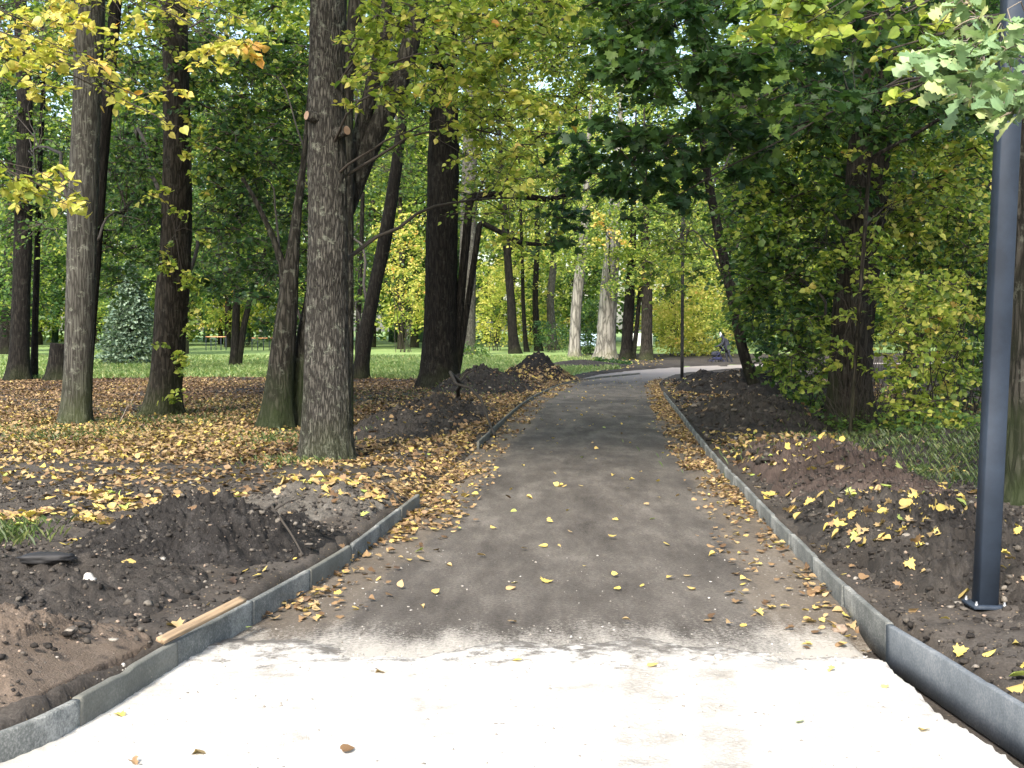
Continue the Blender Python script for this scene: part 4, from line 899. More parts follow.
# right hand wood, nearer, behind the shrubs
for (x, y, k) in ((14, 44, 3), (20, 52, 0), (26, 60, 3), (13, 30, 0), (18, 36, 3), (30, 78, 0), (22, 82, 1), (38, 88, 3), (16, 92, 1), (-22, 84, 0), (-31, 78, 3), (-38, 92, 1), (-28, 96, 0), (-16, 98, 3), (-9, 101, 1)):
    place_far(k, x, y, .95 if y > 50 else .8, rng.uniform(0, 6))
def wood_mass():
    lb = Buf()
    for _ in range(5200):
        y = rng.uniform(140, 165); x = rng.uniform(-95, 110); z = rng.uniform(.3, 50)
        cluster(lb, None, np.array([x, y, z + float(rise(y))]), 2.6, 46, .75, np.clip(.38 + .2 * fbm(x * .08, z * .1, seed=91) + rng.normal(0, .05), 0, 1), SI, .1, .7, twigs=False)
    for _ in range(60):
        y = rng.uniform(136, 150); x = rng.uniform(-80, 90); V, Q = tube([(x, y, 0), (x + 1, y, 12), (x + .5, y, 26)], [.4, .3, .1], 8); lb.add(V, Q, 0)
    tag(link('far_wood', lb.mesh('far_wood'), LEAF), 'distant mass of woodland closing the view behind the lawn', 'woodland', kind='stuff')
wood_mass()

# ------------------------------------------------------------------ grass
def blades(name, label, pos, h, wd, mat, n):
    N = len(pos); th = rng.uniform(0, 2 * math.pi, N); d = np.stack([np.cos(th), np.sin(th), 0 * th], -1); e = np.stack([-np.sin(th), np.cos(th), 0 * th], -1)
    hh = h * rng.uniform(.5, 1.3, N)[:, None]; up = np.array([0, 0, 1.])
    V = np.stack([pos - d * wd, pos + d * wd, pos + e * hh * .3 + up * hh * .7 + d * wd * .6, pos + e * hh * .75 + up * hh], 1).reshape(-1, 3)
    b = (np.arange(N) * 4)[:, None]; Q = b + np.array([[0, 1, 2, 3]])
    me = np_mesh(name, V, [Q], rng.uniform(0, 1, N)); tag(link(name, me, mat), label, 'grass', kind='stuff')
GRASSM = leaf_mat('grass_blades', [(0, (.11, .18, .06)), (.6, (.20, .29, .10)), (1, (.36, .38, .18))], transl=.35)
N = 70000; gy_ = 45.0 + 34 * rng.random(N) ** 1.4; gx_ = rng.uniform(-.43, .16, N) * gy_
lat, hw = road(gx_, gy_); ok = (np.abs(lat) - hw > .6) & (gy_ > 45.8 + 2.0 * fbm(gx_ * .25, gy_ * .1, seed=41)) & (gx_ < 5)
gx_, gy_ = gx_[ok], gy_[ok]
blades('lawn_grass', 'short bright green grass of the sunlit lawn', np.stack([gx_, gy_, H_ground(gx_, gy_)], -1), .15, .02, GRASSM, 0)
tufts = []
for (px, py, sp, n) in ((-4, 540, .2, 500), (285, 440, .5, 700), (300, 462, .3, 300), (165, 424, .8, 900), (75, 436, .5, 600), (30, 430, .9, 500), (930, 440, .9, 2500), (910, 458, 1.0, 2500), (960, 470, .7, 1500), (225, 410, 1.5, 900), (420, 395, 1.5, 700), (1000, 490, .5, 500)):
    p = G(px, py, .08); tufts.append(np.stack([p[0] + rng.normal(0, sp, n), p[1] + rng.normal(0, sp * 1.3, n)], -1))
tf = np.concatenate(tufts); 
TUFTM = leaf_mat('dull_grass', [(0, (.04, .07, .025)), (.6, (.09, .14, .04)), (1, (.2, .22, .09))], transl=.3)
blades('grass_tufts', 'patchy dull green grass and weeds among the fallen leaves', np.stack([tf[:, 0], tf[:, 1], H_all(tf[:, 0], tf[:, 1]) - .01], -1), .08, .005, TUFTM, 0)
def weeds():
    lb = Buf(); n = 2600
    x = rng.uniform(5.0, 8.5, n); y = rng.uniform(15.5, 21, n); k = vnoise(x * 1.2, y * 1.2, seed=95) > .4; x, y = x[k], y[k]; n = len(x)
    pos = np.stack([x, y, H_all(x, y) + rng.uniform(.03, .3, n)], -1)
    add_leaves(lb, LD, pos, np.array([0, -.2, 1.]) + rng.normal(0, .4, (n, 3)), rng.normal(0, 1, (n, 3)), .07 * rng.uniform(.6, 1.3, n), np.clip(rng.normal(.3, .1, n), 0, 1))
    tag(link('ground_cover', lb.mesh('ground_cover'), LEAF), 'low green leafy ground cover at the foot of the right hand shrubs', 'ground cover', kind='stuff')
weeds()

# ------------------------------------------------------------------ fallen leaves
def scatter(n, fx, fy):
    return fx(n), fy(n)
pos_l = []
def add_zone(x, y, tone_m, tone_s, size=.1, keep=None):
    if keep is not None: x, y = x[keep], y[keep]
    t = np.clip(rng.normal(tone_m, tone_s, len(x)), 0, 1) if np.ndim(tone_m) == 0 else np.clip(tone_m[keep] + rng.normal(0, tone_s, len(x)), 0, 1)
    pos_l.append((x, y, t, size * rng.uniform(.55, 1.2, len(x))))
# road surface
def frus(n, y0, y1, a=-.46, b=.46, pw=2):
    y = (y0 ** pw + (y1 ** pw - y0 ** pw) * rng.random(n)) ** (1 / pw); return rng.uniform(a, b, n) * y, y
x, y = frus(13000, 4.2, 50); lat, hw = road(x, y); u = lat / hw
dens = np.where(y < 6.4, .10, .30) * np.where(np.abs(u) > .6, 1.4, 1)
add_zone(x, y, .70, .18, .058, (np.abs(u) < .97) & (rng.random(len(x)) < dens * np.where(y > 14, .55, 1)))
def shoulder(n, y0, y1, u0, u1, pw, thr, tone, size):
    yy = y0 + (y1 - y0) * rng.random(n) ** pw; uu = u0 + (u1 - u0) * rng.random(n)
    cx = np.interp(yy, CLs[:, 1], CLs[:, 0]); hw_ = np.interp(yy, CLs[:, 1], CLs[:, 2]); xx = cx + uu * hw_
    cl = vnoise(xx * 2.2, yy * 1.1, seed=101) * .6 + vnoise(xx * 7, yy * 5, seed=102) * .4
    e = (np.abs(uu) - min(abs(u0), abs(u1))) / abs(u1 - u0)
    add_zone(xx, yy, tone, .17, size, rng.random(n) * np.where(yy < 10, 1.5, 1) < np.clip((cl + .45 * (e - .5) - thr) * 3.2 + .38, .06, 1))
shoulder(5200, 7.6, 24, .66, .985, 1.2, .56, .44, .05); shoulder(9000, 15, 47, .70, .985, 1.0, .46, .45, .058)
shoulder(3000, 7.0, 15, -.985, -.62, 1.0, .54, .47, .052); shoulder(11000, 11, 47, -1.25, -.72, 1.0, .44, .45, .058)
shoulder(700, 6.4, 10, .5, .985, 1.0, .6, .55, .055)
# left litter carpet
x, y = frus(230000, 10.5, 50, -.45, .05); lat, hw = road(x, y); cl = fbm(x * .5, y * .5, seed=103, octv=4)
yel = .50 + .22 * fbm(x * .35, y * .35, seed=104) + .12 * np.exp(-((y - 19) / 4) ** 2) - .14 * np.clip((y - 24) / 10, 0, 1)  # last term browns the farther leaves: tree shade put into their tone
dn = np.clip(.55 + cl * .8, .12, 1) * np.clip((y - 11.3) / 3.5, .10, 1) * np.where(y > 26, .75, 1)
dn = dn * (1 - .75 * np.exp(-((y - 14.3 - .5 * np.sin(x)) / .8) ** 2))
dn = dn * np.where(y > 44, np.clip((48 - y) / 4, 0, 1), 1)
add_zone(x, y, yel - .08, .18, .075, (-lat - hw > .12) & (rng.random(len(x)) < dn))
# near left dug ground
x, y = frus(9000, 5.0, 12, -.46, 0); lat, hw = road(x, y); cl = vnoise(x * 2.2, y * 2.2, seed=105)
add_zone(x, y, .62, .2, .085, (-lat - hw > .12) & (rng.random(len(x)) < np.clip(cl * 2.2 - 1.15, .02, 1) * np.clip((y - 6) / 4, .15, 1)))
# right soil
x, y = frus(16000, 5, 20, .1, .5); lat, hw = road(x, y); cl = vnoise(x * 1.6, y * 1.6, seed=106)
add_zone(x, y, .70, .17, .08, (lat - hw > .1) & (rng.random(len(x)) < np.clip(cl * 1.5 - .48, .04, 1) * .36))
x, y = frus(60000, 14, 46, .05, .45); lat, hw = road(x, y); cl = vnoise(x * .9, y * .9, seed=107)
add_zone(x, y, .47, .2, .09, (lat - hw > .1) & (lat - hw < 7) & (rng.random(len(x)) < np.clip(cl * 1.4 - .45, .08, .8) * .7))
# lawn specks and heaps
x, y = frus(2500, 48, 75, -.42, .12); lat, hw = road(x, y); add_zone(x, y, .7, .15, .13, (np.abs(lat) - hw > .3))
x = rng.uniform(-.3, 2.2, 260); y = rng.uniform(43.8, 45.9, 260); add_zone(x, y, .62, .12, .13, np.ones(260, bool))
lx = np.concatenate([p[0] for p in pos_l]); ly_ = np.concatenate([p[1] for p in pos_l]); lt = np.concatenate([p[2] for p in pos_l]); ls = np.concatenate([p[3] for p in pos_l])
hp = np.full(len(lx), -9.)
for k in HE: hp = np.maximum(hp, heap_h(k, lx, ly_) - (.0 if k not in 'dgml' else .5))
kp_ = (hp < .05) | (rng.random(len(lx)) < .13)
lx, ly_, lt, ls = lx[kp_], ly_[kp_], lt[kp_], ls[kp_]
lz_ = H_all(lx, ly_)
inview = (np.abs(lx) < .41 * ly_)
score = np.where(inview, ls / ly_, 0); order = np.argsort(-score); NI = 290
ind, rest = order[:NI], order[NI:]
# slope normals
def normals(x, y):
    e_ = .04; hx = (H_all(x + e_, y) - H_all(x - e_, y)) / (2 * e_); hy = (H_all(x, y + e_) - H_all(x, y - e_)) / (2 * e_)
    return unit(np.stack([-np.clip(hx, -1.2, 1.2), -np.clip(hy, -1.2, 1.2), np.ones_like(hx)], -1))
lb = Buf(); far = rest[ly_[rest] > 13]; near = rest[ly_[rest] <= 13]
for idx, kd, tl in ((far, LD, .32), (near, MP, .25)):
    if kd == MP: groups_ = [(near[::2], MP), (near[1::2], LF)]
    else: groups_ = [(far, LD)]
    for ix, kk in groups_:
        n = len(ix); th = rng.uniform(0, 6.28, n)
        nn_ = normals(lx[ix], ly_[ix]) + rng.normal(0, tl, (n, 3))
        add_leaves(lb, kk, np.stack([lx[ix], ly_[ix], lz_[ix] + rng.uniform(.008, .03, n)], -1), nn_, np.stack([np.cos(th), np.sin(th), 0 * th], -1), ls[ix], lt[ix], curl=rng.uniform(-2.0, 2.6, n))
tag(link('leaf_litter', lb.mesh('leaf_litter'), LITT), 'carpet of small yellow, tan and brown fallen leaves', 'leaf litter', kind='stuff')
# the largest ones as leaves of their own
lm = {}
def leaf_mesh(v, tone):
    key = (v, round(tone * 7))
    if key in lm: return lm[key]
    b_ = Buf(); cr = [2.2, -1.4, 3.0, 1.0][v]
    add_leaves(b_, MP if v % 2 == 0 else LF, np.array([[0, -.5, 0.]]), np.array([[0, 0, 1.]]), np.array([[0, 1., 0]]), np.ones(1), np.array([round(tone * 7) / 7.]), curl=np.array([cr]))
    V = b_.V[0]; V[:, 2] += .10 * cr * (V[:, 0] ** 2) + .1 * (V[:, 1] ** 2) * (1 if v < 2 else -.6)
    me = b_.mesh('fallen_leaf'); me.materials.append(LITT); lm[key] = me; return me
latI, hwI = road(lx[ind], ly_[ind]); nI = normals(lx[ind], ly_[ind])
for q, i in enumerate(ind):
    t = lt[i]; cw = 'brown' if t < .36 else 'tan' if t < .55 else 'pale buff' if t < .68 else 'yellow' if t < .96 else 'greenish'
    uI = latI[q] / hwI[q]; yy = ly_[i]
    if abs(uI) < 1:
        where = 'the white gravel' if yy < 6.3 else 'the dark road surface' if abs(uI) < .78 else 'the sandy road edge by the %s kerb' % ('left' if uI < 0 else 'right')
    else: where = 'the dug soil behind the left kerb' if uI < 0 else 'the soil between right kerb and lamp post'
    o = D.objects.new('fallen_leaf', leaf_mesh((q * 7 + int(t * 50)) % 4, t)); COL.objects.link(o)
    nv = Vector(nI[q] + rng.normal(0, .16, 3)); qt = nv.to_track_quat('Z', 'Y'); qt.rotate(qt.__class__()) 
    o.rotation_mode = 'QUATERNION'; o.rotation_quaternion = qt @ Vector((0, 0, 1)).to_track_quat('Z', 'Y') @ __import__('mathutils').Quaternion((0, 0, 1), rng.uniform(0, 6.28))
    o.location = (lx[i], yy, lz_[i] + .014); o.scale = (ls[i] * rng.uniform(.75, 1.1), ls[i] * rng.uniform(.85, 1.15), ls[i])
    tag(o, '%s fallen leaf lying on %s' % (cw, where), 'fallen leaf', '%s fallen leaves on %s' % (cw, where))

# ------------------------------------------------------------------ clods and pebbles
ICO_V = None
def ico():
    t = (1 + 5 ** .5) / 2
    v = np.array([(-1, t, 0), (1, t, 0), (-1, -t, 0), (1, -t, 0), (0, -1, t), (0, 1, t), (0, -1, -t), (0, 1, -t), (t, 0, -1), (t, 0, 1), (-t, 0, -1), (-t, 0, 1)]) / 1.902
    f = np.array([(0, 11, 5), (0, 5, 1), (0, 1, 7), (0, 7, 10), (0, 10, 11), (1, 5, 9), (5, 11, 4), (11, 10, 2), (10, 7, 6), (7, 1, 8), (3, 9, 4), (3, 4, 2), (3, 2, 6), (3, 6, 8), (3, 8, 9), (4, 9, 5), (2, 4, 11), (6, 2, 10), (8, 6, 7), (9, 8, 1)])
    return v, f
IV, IF_ = ico()
def rocks(buf, pos, size):
    N = len(pos); V = IV[None] * rng.uniform(.5, 1.35, (N, 12, 1)) * rng.uniform(.6, 1.2, (N, 1, 3)) * size[:, None, None]; V[..., 2] *= .7
    V = V + pos[:, None]; FF = (np.arange(N) * 12)[:, None, None] + IF_[None]
    buf.add(V.reshape(-1, 3), FF.reshape(-1, 3))
def tone_mat(name, stops):
    m, nt, b = newmat(name); at = nd(nt, 'ShaderNodeAttribute', _attribute_name='tone'); tc = nt.nodes.new('ShaderNodeTexCoord')
    n = nd(nt, 'ShaderNodeTexNoise', Scale=90.0, Detail=4.0); nt.links.new(tc.outputs['Object'], n.inputs['Vector'])
    mx = nd(nt, 'ShaderNodeMixRGB', _blend_type='MULTIPLY', Fac=.7); nt.links.new(ramp(nt, at.outputs['Fac'], stops), mx.inputs[1]); nt.links.new(ramp(nt, n.outputs['Fac'], [(.35, (.55, .55, .55)), (.65, (1.2, 1.2, 1.2))]), mx.inputs[2])
    nt.links.new(mx.outputs[0], b.inputs['Base Color']); b.inputs['Roughness'].default_value = .95; b.inputs['Specular IOR Level'].default_value = .15; return m
CLODM = tone_mat('mixed_clods', [(0, (.014, .012, .011)), (.5, (.045, .04, .036)), (.8, (.10, .088, .075)), (.93, (.2, .18, .155)), (1, (.38, .35, .31))])
CHIPM = tone_mat('mixed_gravel', [(0, (.16, .145, .125)), (.5, (.32, .30, .27)), (1, (.6, .58, .55))])
def clods(name, label, mat, x, y, smin, smax, pw=3):
    s = smin + (smax - smin) * rng.random(len(x)) ** pw; b = Buf(); rocks(b, np.stack([x, y, H_all(x, y) + s * .2], -1), s)
    for k_ in b.T: b.T[k_] = [np.repeat(np.clip(rng.beta(1.6, 1.8, len(x)), 0, 1), 20)]
    tag(link(name, b.mesh(name), mat), label, 'loose soil', kind='stuff')
x, y = frus(52000, 4.8, 13, -.46, .5); lat, hw = road(x, y); k = (np.abs(lat) - hw > .1)
x, y = x[k], y[k]; h1 = rng.random(len(x)) > .10; clods('soil_clods', 'small dark clods of dug soil strewn on both verges', CLODM, x[h1], y[h1], .003, .030, 5)
clods('pebbles', 'small pale pebbles strewn in the dug soil', STONEB, x[~h1], y[~h1], .003, .014, 3)
x, y = frus(9000, 13, 45, -.12, .3); lat, hw = road(x, y); k = (np.abs(lat) - hw > .1) & (np.abs(lat) - hw < 3.5)
clods('distant_soil_clods', 'dark clods on the farther soil banks beside the road', CLODM, x[k], y[k], .02, .08, 3)
x, y = frus(11000, 3.6, 9.5, -.4, .36); lat, hw = road(x, y); u = lat / hw; k = (np.abs(u) < .95) & ((y < 6.9) | (np.abs(u) > .7) | (rng.random(len(x)) < .2)) & (rng.random(len(x)) < np.where(y < 6.3, 1, .3))
clods('gravel_chips', 'loose pale gravel chips on the crushed stone bed', CHIPM, x[k], y[k], .003, .011, 4)

def single_rock(px, py, s, mat, label, name='stone'):
    p = G(px, py, .12); z = float(H_all(np.array([p[0]]), np.array([p[1]]))[0])
    # subdivided rough rock
    V = IV.copy(); Fc = IF_.copy()
    for _ in range(2):
        mid = {}; V = list(map(tuple, V)); nf = []
        def m_(a, b):
            k = (min(a, b), max(a, b))
            if k not in mid: v = (np.array(V[a]) + np.array(V[b])) / 2; v /= np.linalg.norm(v); V.append(tuple(v)); mid[k] = len(V) - 1
            return mid[k]
        for a, b, c in Fc: ab, bc, ca = m_(a, b), m_(b, c), m_(c, a); nf += [(a, ab, ca), (b, bc, ab), (c, ca, bc), (ab, bc, ca)]
        V = np.array(V); Fc = np.array(nf)
    V = V * (1 + .55 * fbm(V[:, 0] * 1.7 + px, V[:, 1] * 1.7, V[:, 2] * 1.7, seed=121, octv=3, gain=.7))[:, None] * np.array(s)
    o = link(name, np_mesh(name, V, [Fc]), mat); o.location = (p[0], p[1], z + s[2] * .35); o.rotation_euler.z = rng.uniform(0, 6)
    return tag(o, label, 'stone')
single_rock(90, 597, (.035, .03, .035), STONE, 'white stone standing out on the dark soil heap')
single_rock(137, 614, (.026, .02, .018), STONEB, 'small rounded tan stone on the soil left of the plank')
single_rock(185, 506, (.05, .04, .035), STONE, 'pale grey stone on top of the blackish stony heap')
single_rock(40, 623, (.04, .035, .025), STONE, 'flat pale stone in the grey soil above the brown heap')
single_rock(20, 565, (.05, .04, .03), STONEB, 'brownish stone at the left edge of the dark soil heap')
single_rock(840, 609, (.045, .035, .03), STONEB, 'dark stone at the foot of the right kerb')
single_rock(913, 640, (.03, .025, .02), STONE, 'pale stone in the soil below the blue grey lamp post')
single_rock(718, 638, (.03, .02, .014), STONE, 'whitish flat stone lying where dark road meets gravel')
b_ = single_rock(48, 593, (.17, .06, .035), BLACKM, 'black glossy lump lying on the dark soil heap', 'bitumen_lump'); b_.rotation_euler.z = .1; b_['category'] = 'lump'

# plank lying against the left kerb
def solid_box(name, sx, sy, sz, mat, parent=None, seg=20, noise=.002):
    xs = np.linspace(-sx / 2, sx / 2, seg); bv = min(sy, sz) * .05
    prof = [(-sy / 2, -sz / 2 + bv), (-sy / 2, sz / 2 - bv), (-sy / 2 + bv, sz / 2), (sy / 2 - bv, sz / 2), (sy / 2, sz / 2 - bv), (sy / 2, -sz / 2 + bv), (sy / 2 - bv, -sz / 2), (-sy / 2 + bv, -sz / 2)]
    k = 8; V = np.array([[x, p, q] for x in xs for p, q in prof]); V += noise * np.stack([0 * V[:, 0], fbm(V[:, 0] * 7, V[:, 1] * 20, seed=131), fbm(V[:, 0] * 7, V[:, 2] * 20, seed=132)], -1)
    ii = np.arange(seg - 1)[:, None] * k; jj = np.arange(k)[None]; j2 = (jj + 1) % k
    Q = np.stack([ii + jj, ii + k + jj, ii + k + j2, ii + j2], -1).reshape(-1, 4)
    return link(name, np_mesh(name, V, [Q, np.array([list(range(k)), [(seg - 1) * k + q for q in range(k)][::-1]])]), mat, parent)
a = G(160, 641, .17); b = G(243, 599, .21); L_ = np.linalg.norm(a - b)
o = solid_box('wooden_plank', L_, .045, .02, WOODM, None, 20, .0006); o.location = tuple((a + b) / 2 + np.array([0, 0, .0])); o.rotation_euler = (.35, -math.atan2(b[2] - a[2], L_), math.atan2(b[1] - a[1], b[0] - a[0]))
tag(o, 'narrow pale wooden plank lying along the near left kerb', 'plank')

def stick(label, p, q, r, bends=.06, name='dead_branch', mat=None, forks=()):
    b_ = Buf(); pt = limb(b_, p, q, r, r * .4, sag=bends, segs=12, wob=.03, sides=8)
    for f in forks: limb(b_, pt[f[0]], pt[f[0]] + np.array(f[1]), r * .5, r * .15, sag=.05, segs=6, sides=6)
    base = np.asarray(p); o = link(name, b_.mesh(name, smooth=True, origin=base), mat or TWIG, loc=tuple(base)); return tag(o, label, 'branch')
def gh(px, py, dz=.03): p = G(px, py, .1); p[2] = float(H_all(np.array([p[0]]), np.array([p[1]]))[0]) + dz; return p
stick('dark dead branch lying across the start of the far left kerb row', gh(455, 408), gh(495, 433), .05, .1, forks=((5, (.3, .5, .2)),))
stick('thin crooked root sticking out of the blackish stony heap towards the kerb', gh(268, 533, .06), gh(303, 563), .016, .12, forks=((6, (.15, .2, .06)),))
stick('long pale stick leaning in the dead leaves on the left', gh(120, 425), P(140, 385, 22.5), .012, .02, mat=OTWIG)
stick('short twig across the reddish soil ridge', gh(840, 520), gh(870, 548), .007, .08)

# ------------------------------------------------------------------ lamp posts
def lamp_post(base, wd, Ht, label, rz=0.0, lean=0.0, POSTM=POSTM):
    root = empty('lamp_post', tuple(base), rz); root.rotation_euler.y = lean; tag(root, label, 'lamp post', 'lamp posts along the road')
    p = solid_box('post', Ht, wd, wd, POSTM, root, 8, 0); p.rotation_euler = (0, -math.pi / 2, 0); p.location = (0, 0, Ht / 2)
    f = solid_box('base_plate', wd * 1.75, wd * 1.75, .018, POSTM, root, 4, 0); f.location = (0, 0, .012)
    for sx in (-1, 1):
        for sy in (-1, 1):
            V, Q = tube([(0, 0, 0), (0, 0, .010), (0, 0, .012), (0, 0, .022)], [.010, .010, .006, .006], 6); b_ = Buf(); b_.add(V, Q); b_.add([[0, 0, .022]], np.zeros((0, 3), int)); b_.G.setdefault(3, []).append(np.array([(18 + i, 18 + (i + 1) % 6, 24) for i in range(6)])); b_.T.setdefault(3, []).append(np.zeros(6))
            o = link('anchor_bolt', b_.mesh('anchor_bolt'), STEEL, root); o.location = (sx * wd * .7, sy * wd * .7, .021)
    h = solid_box('lamp_head', wd * 4.2, wd * 1.15, .07, POSTM, root, 6, 0); h.location = (-wd * 1.6, 0, Ht + .035)
    g = solid_box('lamp_panel', wd * 2.4, wd * .8, .01, GLASSM, h, 4, 0); g.location = (-wd * .6, 0, -.041)
    return root
b = G(985, 603, .16); b[2] = .18
b[2] = float(H_all(np.array([b[0]]), np.array([b[1]]))[0]) + .005
lamp_post(b, .108, 6.4, 'near blue grey square steel lamp post in front of the thick oak trunk', 0, math.radians(1.9))
b = P(682, 381, 43.5); b[2] = .15
lamp_post(b, .11, P(682, 208, 43.5)[2] - .15, 'distant thin dark lamp post at the right road edge before the bend', math.radians(-10), 0, BLACKM)

# ------------------------------------------------------------------ person with stroller at the bend, van and barrier far off
DARKC = plain('dark_navy_cloth', (.012, .015, .025), .8); BLUEC = plain('blue_fabric', (.012, .016, .06), .7); PALEC = plain('pale_blue_knit', (.55, .65, .75), .8); SKIN = plain('skin', (.5, .32, .24), .6); RUB = plain('black_rubber', (.012, .012, .012), .7)
def skin_obj(name, verts, edges, radii, mat, parent=None, sub=2):
    me = D.meshes.new(name); me.from_pydata(verts, edges, [])
    o = link(name, me, mat, parent); m = o.modifiers.new('skin', 'SKIN'); m.use_smooth_shade = True; s = o.modifiers.new('sub', 'SUBSURF'); s.levels = s.render_levels = sub
    for i, r in enumerate(radii): me.skin_vertices[0].data[i].radius = (r, r)
    me.skin_vertices[0].data[0].use_root = True
    return o
def person():
    d = 67.0; p = P(727, 364, d); z = float(rise(d)) + .02
    root = empty('person', (p[0], d, z), 0); tag(root, 'person in dark clothes and pale rimmed hood leaning over a blue stroller', 'person')
    # leaning forward towards -x
    v = [(0, 0, .92), (-.08, 0, 1.12), (-.20, 0, 1.32), (-.24, 0, 1.40), (-.29, 0, 1.47), (-.33, 0, 1.56),
         (.03, .10, .86), (-.02, .11, .48), (.06, .11, .09), (-.07, .11, .03), (.03, -.10, .86), (.10, -.11, .49), (.26, -.11, .10), (.14, -.11, .03),
         (-.20, .19, 1.31), (-.27, .22, 1.05), (-.45, .17, .95), (-.53, .15, .93), (-.20, -.19, 1.31), (-.27, -.22, 1.05), (-.45, -.17, .95), (-.53, -.15, .93)]
    e = [(0, 1), (1, 2), (2, 3), (3, 4), (4, 5), (0, 6), (6, 7), (7, 8), (8, 9), (0, 10), (10, 11), (11, 12), (12, 13), (2, 14), (14, 15), (15, 16), (16, 17), (2, 18), (18, 19), (19, 20), (20, 21)]
    r = [.15, .15, .15, .06, .09, .085, .10, .07, .05, .045, .10, .07, .05, .045, .065, .05, .038, .03, .065, .05, .038, .03]
    skin_obj('body', v, e, r, DARKC, root)
    # long coat over trunk and thighs
    skin_obj('coat', [(.06, 0, .62), (.0, 0, .95), (-.08, 0, 1.15), (-.20, 0, 1.33)], [(0, 1), (1, 2), (2, 3)], [.21, .19, .18, .16], DARKC, root)
    cb = Buf(); th = np.linspace(0, 2 * math.pi, 24, endpoint=False)
    V, Q = tube([(-.36 + .0 * t, .105 * math.cos(t), 1.53 + .115 * math.sin(t)) for t in np.linspace(0, 2 * math.pi, 24)], np.full(24, .028), 8); cb.add(V, Q)
    link('hood_rim', cb.mesh('hood_rim', smooth=True), PALEC, root)
    fb = Buf(); n0 = [(-.375, 0, 1.53)]
    V, Q = tube([(-.30, 0, 1.53), (-.37, 0, 1.53), (-.405, 0, 1.525), (-.415, 0, 1.52)], [.08, .078, .05, .01], 14); fb.add(V, Q); link('face', fb.mesh('face', smooth=True), SKIN, root)
    # stroller
    s = empty('baby_stroller', (p[0] - .55, d - .05, z), math.radians(12)); tag(s, 'dark blue baby stroller on the pale road at the bend', 'stroller')
    def tb_(name, paths, r, mat, par=s):
        b_ = Buf()
        for q in paths: V, Q = tube(q, np.full(len(q), r), 8); b_.add(V, Q)
        return link(name, b_.mesh(name, smooth=True), mat, par)
    tb_('frame', [[(.35, y, .95), (.1, y, .6), (-.3, y, .16)] for y in (-.2, .2)] + [[(.3, y, .16), (.1, y, .45), (-.1, y, .6)] for y in (-.2, .2)] + [[(.35, -.2, .95), (.35, .2, .95)], [(-.3, -.22, .15), (-.3, .22, .15)], [(.3, -.22, .15), (.3, .22, .15)]], .018, BLUEC)
    for x_ in (-.3, .3):
        for y_ in (-.24, .24):
            wv = Buf(); V, Q = tube([(x_ + .12 * math.cos(t), y_, .14 + .12 * math.sin(t)) for t in np.linspace(0, 2 * math.pi, 18)], np.full(18, .025), 8); wv.add(V, Q)
            wh = link('wheel', wv.mesh('wheel', smooth=True), RUB, s); sp_ = Buf()
            for t in range(3): V, Q = tube([(x_ - .1 * math.cos(t), y_, .14 - .1 * math.sin(t)), (x_ + .1 * math.cos(t), y_, .14 + .1 * math.sin(t))], [.01, .01], 5); sp_.add(V, Q)
            link('spokes', sp_.mesh('spokes'), BLUEC, wh)
    skin_obj('carrycot', [(-.35, 0, .5), (-.1, 0, .5), (.2, 0, .56)], [(0, 1), (1, 2)], [.13, .17, .16], DARKC, s)
    hb = Buf(); A, B = np.meshgrid(np.linspace(0, math.pi * .6, 10), np.linspace(-1, 1, 9), indexing='ij')
    X_ = .05 + .30 * np.cos(A + .2); Z_ = .58 + .36 * np.sin(A + .2); Y_ = B * .2
    V = np.stack([X_, Y_, Z_], -1).reshape(-1, 3); i = np.arange(9)[:, None] * 9; j = np.arange(8)[None]; Q = np.stack([i + j, i + j + 1, i + 10 + j, i + 9 + j], -1).reshape(-1, 4)
    hb.add(V, Q); ho = link('hood', hb.mesh('hood', smooth=True), DARKC, s); so = ho.modifiers.new('th', 'SOLIDIFY'); so.thickness = .02
    bk = solid_box('basket', .42, .34, .14, BLUEC, s, 5, .002); bk.location = (0, 0, .26)
person()
WHITE = plain('white_paint', (.8, .8, .8), .35); GLS = plain('dark_window_glass', (.03, .04, .05), .1); LBLUE = plain('pale_blue_paint', (.45, .6, .75), .35)
def prism_obj(name, prof, w_, mat, parent):      # side profile (x,z) extruded along y
    n = len(prof); V = [(x, -w_ / 2, z) for x, z in prof] + [(x, w_ / 2, z) for x, z in prof]
    me = D.meshes.new(name); me.from_pydata(V, [], [tuple(range(n)), tuple(range(2 * n - 1, n - 1, -1))] + [(i, i + n, (i + 1) % n + n, (i + 1) % n) for i in range(n)])
    o = link(name, me, mat, parent); bv = o.modifiers.new('bevel', 'BEVEL'); bv.width = .06; bv.segments = 3; return o
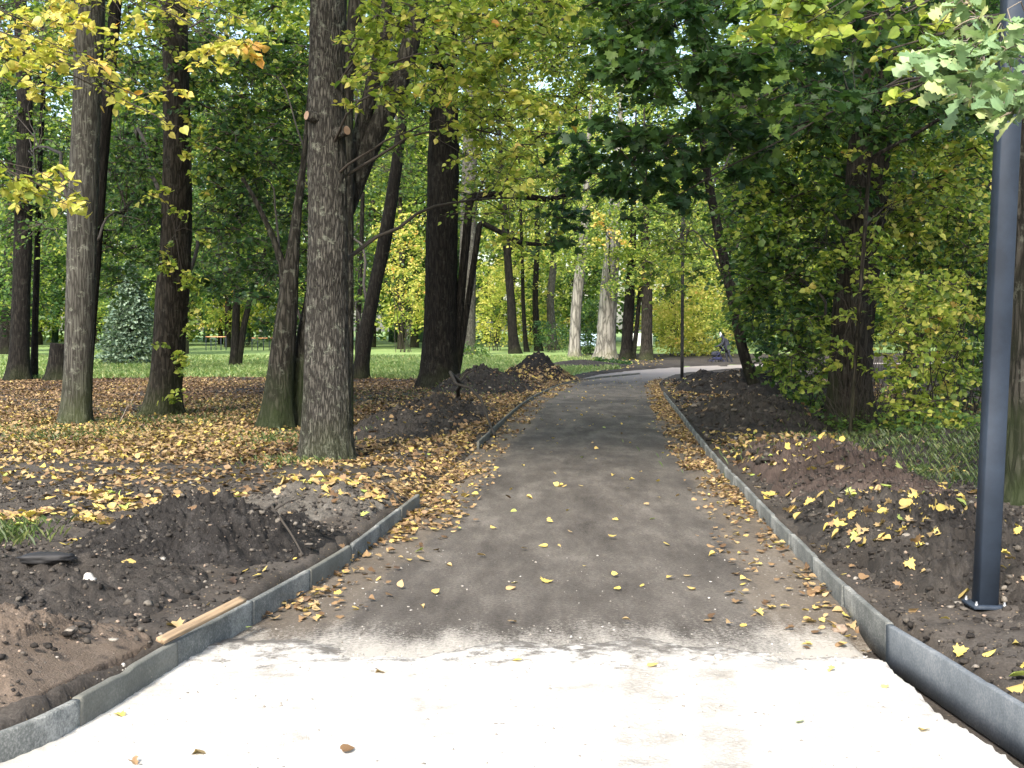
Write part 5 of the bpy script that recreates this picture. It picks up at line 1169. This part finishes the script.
def van(px, d, label, mat, L_=4.8, H=2.0, rz=0):
    p = P(px, 345, d); root = empty('parked_car', (p[0], d, float(rise(d)) + .09), rz); tag(root, label, 'car')
    body = prism_obj('body', [(-L_ / 2, .35), (L_ / 2, .35), (L_ / 2, .95), (L_ / 2 - .9, 1.15), (L_ / 2 - 1.5, H), (-L_ / 2 + .1, H), (-L_ / 2, 1.2)], 1.8, mat, root)
    for y_ in (-.905, .905):
        g = prism_obj('side_window', [(L_ / 2 - 1.5, 1.2), (L_ / 2 - 1.05, 1.2), (L_ / 2 - 1.5, H - .2), (L_ / 2 - 2.3, H - .2), (L_ / 2 - 2.3, 1.2)], .03, GLS, body); g.location.y = y_
    for x_ in (-L_ / 2 + .9, L_ / 2 - .9):
        for y_ in (-.82, .82):
            b_ = Buf(); V, Q = tube([(x_, y_ - .1, .33), (x_, y_ - .09, .33), (x_, y_ + .09, .33), (x_, y_ + .1, .33)], [.2, .33, .33, .2], 20); b_.add(V, Q); wl = link('wheel', b_.mesh('wheel', smooth=True), RUB, root)
            b_ = Buf(); V, Q = tube([(x_, y_ - .11, .33), (x_, y_ + .11, .33)], [.19, .19], 14); b_.add(V, Q); link('rim', b_.mesh('rim', smooth=True), STEEL, wl)
van(640, 97, 'white parked car glimpsed between two dark trunks at the road bend', WHITE, 4.2, 1.35, math.radians(86))
van(589, 97, 'pale blue parked car glimpsed left of the thick pale trunk', LBLUE, 4.2, 1.3, math.radians(80))
def barrier(x0, x1, d, label, zt=.75):
    a = P(x0, 345, d); b = P(x1, 345, d); z = float(rise(d)) + .08; n = 5
    root = empty('barrier_fence', (a[0], d, z)); tag(root, label, 'barrier', 'low barrier rails far across the lawn')
    L_ = b[0] - a[0]
    for i in range(n):
        q = solid_box('post', zt + .1, .06, .06, POSTM, root, 4, 0); q.rotation_euler = (0, -math.pi / 2, 0); q.location = (L_ * i / (n - 1), 0, zt / 2)
    for k, zz in enumerate((zt, )):
        r_ = solid_box('rail', L_, .03, .06, ORNG if k == 0 else WHITE, root, 6, 0); r_.location = (L_ / 2, -.08, zz)
ORNG = plain('orange_and_white_tape', (.75, .36, .18), .6)
barrier(206, 226, 97, 'short orange barrier rail far behind the spruce and sprout covered trunk', 1.1)
barrier(252, 275, 97, 'short orange barrier rail right of the small double stemmed tree', 1.0)
